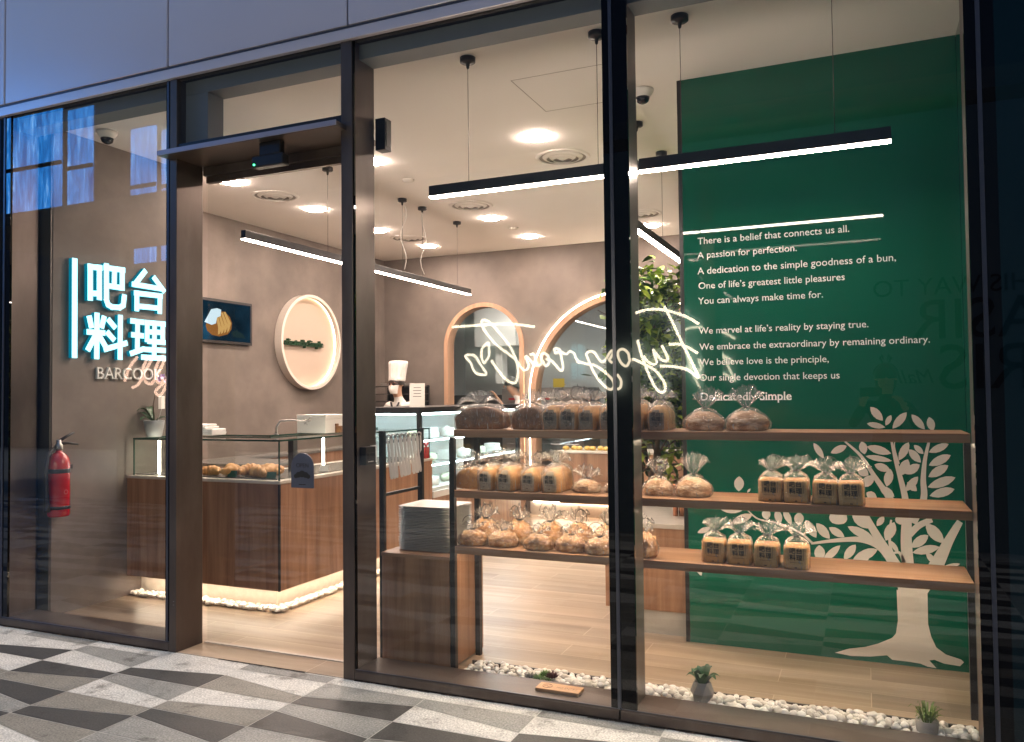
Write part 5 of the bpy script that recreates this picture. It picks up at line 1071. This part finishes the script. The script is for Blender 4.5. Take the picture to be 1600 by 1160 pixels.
# ================================================================ WINDOW BED
rn = random.Random(4)
def pebbles(spots, name):
    b = MB(); base = [Vector(v) for v in [(0, -.526, .851), (0, .526, .851), (0, -.526, -.851), (0, .526, -.851), (.851, 0, .526), (.851, 0, -.526), (-.851, 0, .526), (-.851, 0, -.526), (.526, .851, 0), (-.526, .851, 0), (.526, -.851, 0), (-.526, -.851, 0)]]
    bm = bmesh.new(); bmesh.ops.create_icosphere(bm, subdivisions=2, radius=1); vs = [v.co.copy() for v in bm.verts]; fs = [[v.index for v in f.verts] for f in bm.faces]; bm.free()
    for (x, y, z, r) in spots:
        a = rn.uniform(0, 6.28); sc = Vector((r * rn.uniform(.8, 1.35), r * rn.uniform(.75, 1.1), r * rn.uniform(.6, .9))); o = Vector((rn.uniform(0, 99), rn.uniform(0, 99), 0)); m = Matrix.Rotation(a, 3, 'Z') @ Matrix.Rotation(rn.uniform(-.4, .4), 3, 'X')
        b.add([Vector((x, y, z)) + m @ Vector((v.x * sc.x, v.y * sc.y, v.z * sc.z)) * (1 + .3 * noise.noise(v * 1.3 + o)) for v in vs], fs, 0, True)
    ob = build(name, b, M['pebble'], loc=(0, 0, 0)); return ob
_np = M['pebble'].node_tree; _ip = _n(_np, 'ShaderNodeNewGeometry'); _rp = ramp(_np, [(.0, (.50, .45, .38)), (.12, (.66, .61, .54)), (.5, (.78, .74, .68)), (1.0, (.86, .83, .79))]); _np.links.new(_ip.outputs['Random Per Island'], _rp.inputs[0]); _np.links.new(_rp.outputs[0], _np.nodes['Principled BSDF'].inputs['Base Color'])
sp_ = []
x = -1.98
while x < .40:
    for row in range(7):
        y = .24 + row * .031 + rn.uniform(-.01, .01); sp_.append((x + rn.uniform(-.012, .012), y, .014 + rn.uniform(0, .016) + (.008 if 1 < row < 5 else 0), rn.uniform(.015, .023)))
    x += .033
tag(pebbles(sp_, 'window_pebbles'), 'white pebbles laid along the inside of the window', 'pebbles', kind='stuff')
b = MB(); b.box(-2.05, .42, .462, .474, 0, .02); tag(build('pebble_edging', b, M['plasterdark']), 'thin dark edging strip along the window pebbles', 'edging')
sp_ = []
for i in range(48):
    for q in range(3): sp_.append((-5.2 + i * .03 + rn.uniform(-.01, .01), .915 + q * .03 + rn.uniform(-.008, .008), .016 + rn.uniform(0, .012), rn.uniform(.014, .022)))
for i in range(70):
    for q in range(3): sp_.append((-3.775 - q * .03 + rn.uniform(-.008, .008), .93 + i * .03 + rn.uniform(-.01, .01), .016 + rn.uniform(0, .012), rn.uniform(.014, .022)))
tag(pebbles(sp_, 'counter_pebbles'), 'white pebbles glowing under the pastry counter', 'pebbles', kind='stuff')
# succulents
def rosette(b, c_, r, n, mi, lift=.6, seed=0):
    rn = random.Random(seed)
    for ring_ in range(4):
        m = n - ring_ * 2
        for k in range(max(3, m)):
            a = 2 * math.pi * k / max(3, m) + ring_ * .4; d = Vector((math.cos(a), math.sin(a), 0)); L_ = r * (1 - ring_ * .2); up = lift * (.3 + .35 * ring_)
            e_4 = c_ + d * L_ * .8 + Vector((0, 0, L_ * up)); s_ = Vector((-d.y, d.x, 0)) * L_ * .26; m_ = c_ + d * L_ * .5 + Vector((0, 0, L_ * up * .45))
            b.add([c_, m_ + s_, e_4, m_ - s_, m_ + Vector((0, 0, -.006))], [(0, 1, 4), (1, 2, 4), (2, 3, 4), (3, 0, 4), (0, 3, 2, 1)], mi, True)
q = P(845, 1056, z=.06); sc_ = thing('succulent_cluster', 'cluster of green, grey and maroon succulents on the pebbles behind the plaque', 'plant', (q.x, .27, .03))
gm = principled('green_succulent', (.10, .20, .03), .45); gr = principled('grey_succulent', (.17, .17, .14), .5); mr_ = principled('maroon_succulent', (.10, .02, .02), .45)
for dx, dy, r, m_, nm, sd in ((-.055, 0, .048, gr, 'grey_rosette', 1), (-.01, -.01, .05, gm, 'green_rosette', 2), (.03, -.015, .042, gm, 'green_rosette', 3), (.05, .02, .048, mr_, 'maroon_rosette', 4), (.01, .035, .045, gm, 'green_rosette', 5)):
    b = MB(); rosette(b, Vector((q.x + dx, .27 + dy, .038 + .012 * (dy > 0))), r, 11, 0, .9, sd); part(nm, b, m_, sc_)
def faceted_pot(t, c_, r0, r1, h, m):
    b = MB(); rg = []
    for i, (z, r, off) in enumerate(((0, r0 * .8, 0), (h * .45, r1, .5), (h, r0 * .8, 0), (h * .98, r0 * .68, 0), (h * .8, r0 * .62, 0))): rg.append([c_ + Vector((r * math.cos(2 * math.pi * (k + off) / 7), r * math.sin(2 * math.pi * (k + off) / 7), z)) for k in range(7)])
    b.rings(rg, smooth=False); part('pot', b, m, t)
q = P(1100, 1080, z=.06); c_ = Vector((q.x, .31, .028)); t = thing('potted_succulent', 'broad-leaved green plant in a faceted concrete pot on the pebbles', 'plant', c_)
faceted_pot(t, c_, .052, .058, .095, M['concrete'])
b = MB()
for k in range(9): a = k * 2.4; strap_leaf(b, c_ + Vector((.012 * math.cos(a), .012 * math.sin(a), .075)), (math.cos(a), math.sin(a), 0), .05 + .012 * (k % 3), .021, .055 + .012 * (k % 4), .012)
part('foliage', b, M['darkleaf'], t)
q = P(1448, 1130, z=.06); c_ = Vector((q.x, .30, .025)); t = thing('potted_fern', 'small spiky fern in a low concrete pot at the right end of the pebbles', 'plant', c_)
b = MB(); b.lathe(c_, [(.036, 0), (.042, .005), (.046, .06), (.04, .06), (.038, .05)], 20); part('pot', b, M['concrete'], t)
b = MB(); rn = random.Random(9)
for k in range(60):
    a = rn.uniform(0, 6.28); L_ = rn.uniform(.045, .08); strap_leaf(b, c_ + Vector((.018 * math.cos(a), .018 * math.sin(a), .05)), (math.cos(a), math.sin(a), 0), L_ * rn.uniform(.25, .9), .0045, L_ * rn.uniform(.6, 1.2), .01, 4)
part('foliage', b, noisy('fern', [(.3, (.03, .10, .01)), (.7, (.22, .30, .06))], 30, 3, rough=.5), t)
# engraved plaque on the sill
a, e = P(832, 1079, z=.07), P(899, 1090, z=.07); t = thing('wooden_plaque', 'small engraved oak plaque lying on the metal sill', 'plaque', ((a.x + e.x) / 2, .10, .0565))
b = MB(); b.box(a.x, e.x, .062, .148, .0565, .073); part('block', b, wood('oak_block', (.40, .20, .09), (.52, .28, .13), (.60, .34, .17), 'x', 2), t, bevel=.002)
b = MB(); vs, fs = text_mesh('NO ENTRY', 1, .0, 0); w = max(v.x for v in vs); s_ = (e.x - a.x) * .48 / w; b.add([Vector((a.x + (e.x - a.x) * .44 + v.x * s_, .092 + v.y * s_ * 1.3, .0736)) for v in vs], fs)
cxp = a.x + (e.x - a.x) * .22; b.tube([(cxp + .024 * math.cos(2 * math.pi * k / 20), .105 + .024 * math.sin(2 * math.pi * k / 20), .0732) for k in range(20)], .0012, 5, closed=True); b.tube([(cxp - .014, .10, .0732), (cxp - .004, .113, .0732), (cxp + .004, .097, .0732), (cxp + .015, .11, .0732)], .0012, 5); part('engraving', b, M['print'], t)

# ================================================================ ACROSS THE WALK (seen in the glass)
YH = -5.0
hd = thing('hoarding', 'dark painted site hoarding across the walkway lettered THIS WAY TO PASIR RIS', 'hoarding', (.0, YH - .05, 0))
b = MB(); b.box(-5.6, 5.5, YH - .1, YH - .02, 0, 4.2); part('board', b, noisy('hoarding_paint', [(.3, (.20, .29, .33)), (.7, (.24, .33, .37))], 1, 3, rough=.6, world=True), hd)
def vx(px, py): p = P(px, py, y=-YH); return Vector((p.x, YH, p.z))
b = MB(); e, a = vx(1365, 474), vx(1640, 440); z = (a.z + e.z) / 2; put_text(b, 'THIS WAY TO', (a.x, YH - .02, z), (e.x, YH - .02, z), (0, 1, 0), .006)
e, a = vx(1425, 532), vx(1690, 520); z = (a.z + e.z) / 2; put_text(b, 'PASIR', (a.x, YH - .02, z), (e.x, YH - .02, z), (0, 1, 0), .006)
e, a = vx(1468, 608), vx(1620, 606); z = (a.z + e.z) / 2; put_text(b, 'RIS', (a.x, YH - .02, z), (e.x, YH - .02, z), (0, 1, 0), .006)
e, a = vx(1400, 600), vx(1462, 598); z = (a.z + e.z) / 2; put_text(b, 'Mall', (a.x, YH - .02, z), (e.x, YH - .02, z), (0, 1, 0), .006, shear=.3)
part('lettering', b, principled('hoarding_ink', (.02, .02, .022), .7), hd)
def z6(x, y): return vx(690 + x * 290 / 1529, 440 + y * 290 / 1529)
def z7(x, y): return vx(700 + x * 200 / 1160, 460 + y * 200 / 1160)
def z8(x, y): return vx(920 + x * 200 / 1160, 400 + y * 200 / 1160)
def smooth_pts(pts, closed=False, k=5):
    out = []; n = len(pts)
    for i in range(n if closed else n - 1):
        g = lambda j: pts[j % n] if closed else pts[min(max(j, 0), n - 1)]
        p0, p1, p2, p3 = g(i - 1), g(i), g(i + 1), g(i + 2)
        for q in range(k): t = q / k; out.append(.5 * ((2 * p1) + (p2 - p0) * t + (2 * p0 - 5 * p1 + 4 * p2 - p3) * t * t + (3 * p1 - p0 - 3 * p2 + p3) * t ** 3))
    if not closed: out.append(pts[-1])
    return out
ns = thing('script_neon', 'warm white neon handwriting mounted on the hoarding opposite the shop', 'neon sign', (-3.0, YH, 1.5))
strokes = [(z6, [(95, 378), (300, 362), (480, 352), (620, 355), (770, 375)]),
 (z7, [(400, 600), (460, 690), (530, 770), (590, 805), (625, 790), (642, 700), (622, 590), (585, 505), (530, 420), (450, 325), (390, 262), (345, 235), (316, 242), (314, 278), (345, 340), (400, 410), (470, 480), (560, 545), (620, 595), (660, 650), (690, 685), (722, 682), (738, 640), (722, 600), (705, 565)]),
 (z6, [(700, 612), (735, 650), (775, 690), (800, 692)]), (z6, [(735, 605), (760, 598), (775, 620), (795, 680), (815, 692), (832, 660), (826, 610), (850, 592), (878, 610), (892, 655), (878, 692), (856, 690), (838, 650)]),
 (z6, [(866, 640), (905, 650), (950, 695), (985, 735), (1002, 725), (1003, 680), (990, 620), (978, 570), (955, 552), (936, 562), (945, 590), (985, 580), (1030, 600), (1060, 578), (1095, 592), (1115, 640), (1135, 670), (1156, 660)]),
 (z6, [(1150, 665), (1200, 680), (1260, 690), (1320, 725), (1380, 772), (1420, 820), (1427, 866), (1402, 890), (1360, 872), (1300, 812), (1245, 722), (1212, 640), (1198, 600), (1225, 578), (1262, 585), (1300, 640), (1330, 664), (1362, 640), (1392, 590), (1412, 572), (1422, 590), (1400, 630), (1390, 650), (1415, 672)]),
 (z8, [(380, 950), (350, 1000), (305, 975), (275, 915), (278, 865), (320, 848), (365, 885), (380, 945), (420, 940), (500, 980), (600, 1035), (660, 1105), (695, 1170), (690, 1225), (655, 1235), (610, 1195), (560, 1100), (510, 980), (470, 860), (446, 765)]),
 (z8, [(500, 905), (540, 960), (590, 985), (618, 965), (600, 900), (585, 850)]), (z8, [(585, 850), (625, 900), (665, 945), (705, 952), (722, 935), (700, 880), (665, 812)]),
 (z8, [(690, 460), (760, 600), (850, 790), (930, 950), (1005, 1110)]), (z8, [(430, 520), (520, 492), (640, 487), (800, 520), (920, 570), (1000, 620)]), (z8, [(730, 805), (820, 800), (900, 830), (990, 885)]), (z8, [(650, 1000), (780, 1005), (900, 1035), (1000, 1110)]),
 (z8, [(265, 1075), (300, 1130), (296, 1190), (268, 1210)])]
for fn, pts in strokes:
    b = MB(); b.tube(smooth_pts([fn(*q) + Vector((0, .03, 0)) for q in pts]), .0148, 8); part('neon_tube', b, M['neon'], ns)
for pts in ([(165, 565), (200, 550), (250, 560), (290, 620), (330, 680), (355, 720), (320, 730), (270, 720), (240, 690), (210, 620)], [(330, 620), (310, 560), (315, 500), (345, 460), (372, 445), (378, 500), (378, 560), (350, 605)]):
    b = MB(); b.tube(smooth_pts([z7(*q) + Vector((0, .03, 0)) for q in pts], True), .0148, 8, closed=True); part('neon_tube', b, M['neon'], ns)
n2 = thing('script_neon', 'small pinkish neon script on a stand, seen beneath the cyan sign in the glass', 'neon sign', (-9.6, YH, 1.6))
for pts in ([(194, 596), (202, 574), (214, 558)], [(206, 606), (216, 600), (225, 582), (236, 562), (230, 560), (222, 580), (228, 598), (238, 600)], [(236, 600), (246, 585), (256, 562), (250, 560), (242, 580), (246, 598), (254, 596)], [(252, 590), (256, 598), (262, 590), (266, 578), (260, 600), (250, 618), (242, 612), (254, 600)]):
    b = MB(); b.tube(smooth_pts([vx(*q) for q in pts]), .02, 8); part('neon_tube', b, M['neonpink'], n2)
b = MB(); b.box(-10.2, -9.0, YH - .1, YH - .03, 0, 2.5); part('board', b, M['plasterdark'], n2)
# tall block across the way; glowing panels added for the blue reflections
cur = bpy.data.materials.new('blue_glow_panel'); cur.use_nodes = True; nt = cur.node_tree; nt.nodes.remove(nt.nodes['Principled BSDF']); L = nt.links
em = _n(nt, 'ShaderNodeEmission'); em.inputs[1].default_value = 5.5; mp = _n(nt, 'ShaderNodeMapping'); mp.inputs['Scale'].default_value = (2.2, 1, .35); L.new(_n(nt, 'ShaderNodeNewGeometry').outputs['Position'], mp.inputs[0])
tn = _n(nt, 'ShaderNodeTexNoise'); tn.inputs['Scale'].default_value = 2.4; tn.inputs['Detail'].default_value = 8; tn.inputs['Roughness'].default_value = .68; tn.inputs['Distortion'].default_value = .8; L.new(mp.outputs[0], tn.inputs['Vector'])
rp = ramp(nt, [(.34, (.004, .05, .22)), (.56, (.02, .18, .55)), (.78, (.30, .58, .98))]); L.new(tn.outputs['Fac'], rp.inputs[0]); L.new(rp.outputs[0], em.inputs[0]); L.new(em.outputs[0], nt.nodes['Material Output'].inputs[0])
YO = -14.0
ob_ = thing('opposite_building', 'tall dark building across the street with added glowing blue panels, seen in the left glass', 'building', (-12, YO - 3, 0))
b = MB(); b.box(-60, 22, YO - 8, YO - .02, 0, 13.0); part('facade', b, noisy('dusk_facade', [(.3, (.025, .055, .11)), (.7, (.035, .075, .14))], .4, 4, rough=.6, world=True), ob_)
for x0, x1, z0, z1 in ((-28.6, -26.2, 6.0, 11.3), (-25.86, -23.2, 6.5, 11.1), (-22.95, -21.8, 6.4, 10.7), (-20.2, -19.15, 5.6, 9.7), (-18.95, -18.45, 5.6, 9.5)):
    b = MB(); b.box(x0, x1, YO - .018, YO, z0, z1); w_ = part('window', b, cur, ob_)
    b = MB(); b.box(x0, x1, YO + .001, YO + .05, z0 + (z1 - z0) * .55, z0 + (z1 - z0) * .55 + .12); part('glazing_bar', b, M['gap'], w_)
# ---- walkway canopy along the far side
cn = thing('walkway_canopy', 'flat canopy over the far side of the walkway', 'canopy', (0, -6.5, 4.4))
b = MB(); b.box(-15, 6, -7.6, -5.2, 4.4, 4.6); part('slab', b, M['soffit'], cn)
for x in (-11.5, -6.2, 5.8):
    b = MB(); b.box(x - .08, x + .08, -6.4, -6.24, 0, 4.4); part('column', b, M['soffit'], cn)

# ---- the photographer, phone at the camera
ph, hcp = person('photographer in a dark top with a bow headband holding a phone out sideways', (.18, -4.21, -.03), R(180), {'hand_l': (.19, -.36, 1.44), 'hand_r': (-.13, -.3, 1.40), 'elbow_l': (.5, .2, -1), 'elbow_r': (-.5, .2, -1)}, M['darkcloth'], M['darkcloth'])
hair_cap(ph, hcp, .16)
b = MB()
for s_ in (-1, 1): b.tube([hcp + Vector((s_ * .02, 0, .12)), hcp + Vector((s_ * .045, 0, .17)), hcp + Vector((s_ * .03, 0, .20)), hcp + Vector((s_ * .012, 0, .15))], [.006, .012, .010, .005], 8)
b.tube([hcp + Vector((.1 * math.cos(a), .01, .02 + .105 * math.sin(a))) for a in [math.pi * k / 14 for k in range(15)]], .006, 6); build('headband', b, M['darkcloth'], ph, local=True)
b = MB(); b.box(-.03, .135, -3.672, -3.662, 1.462, 1.538); tag(build('phone', b, M['black'], bevel=.004), 'black phone held level by the photographer', 'phone')
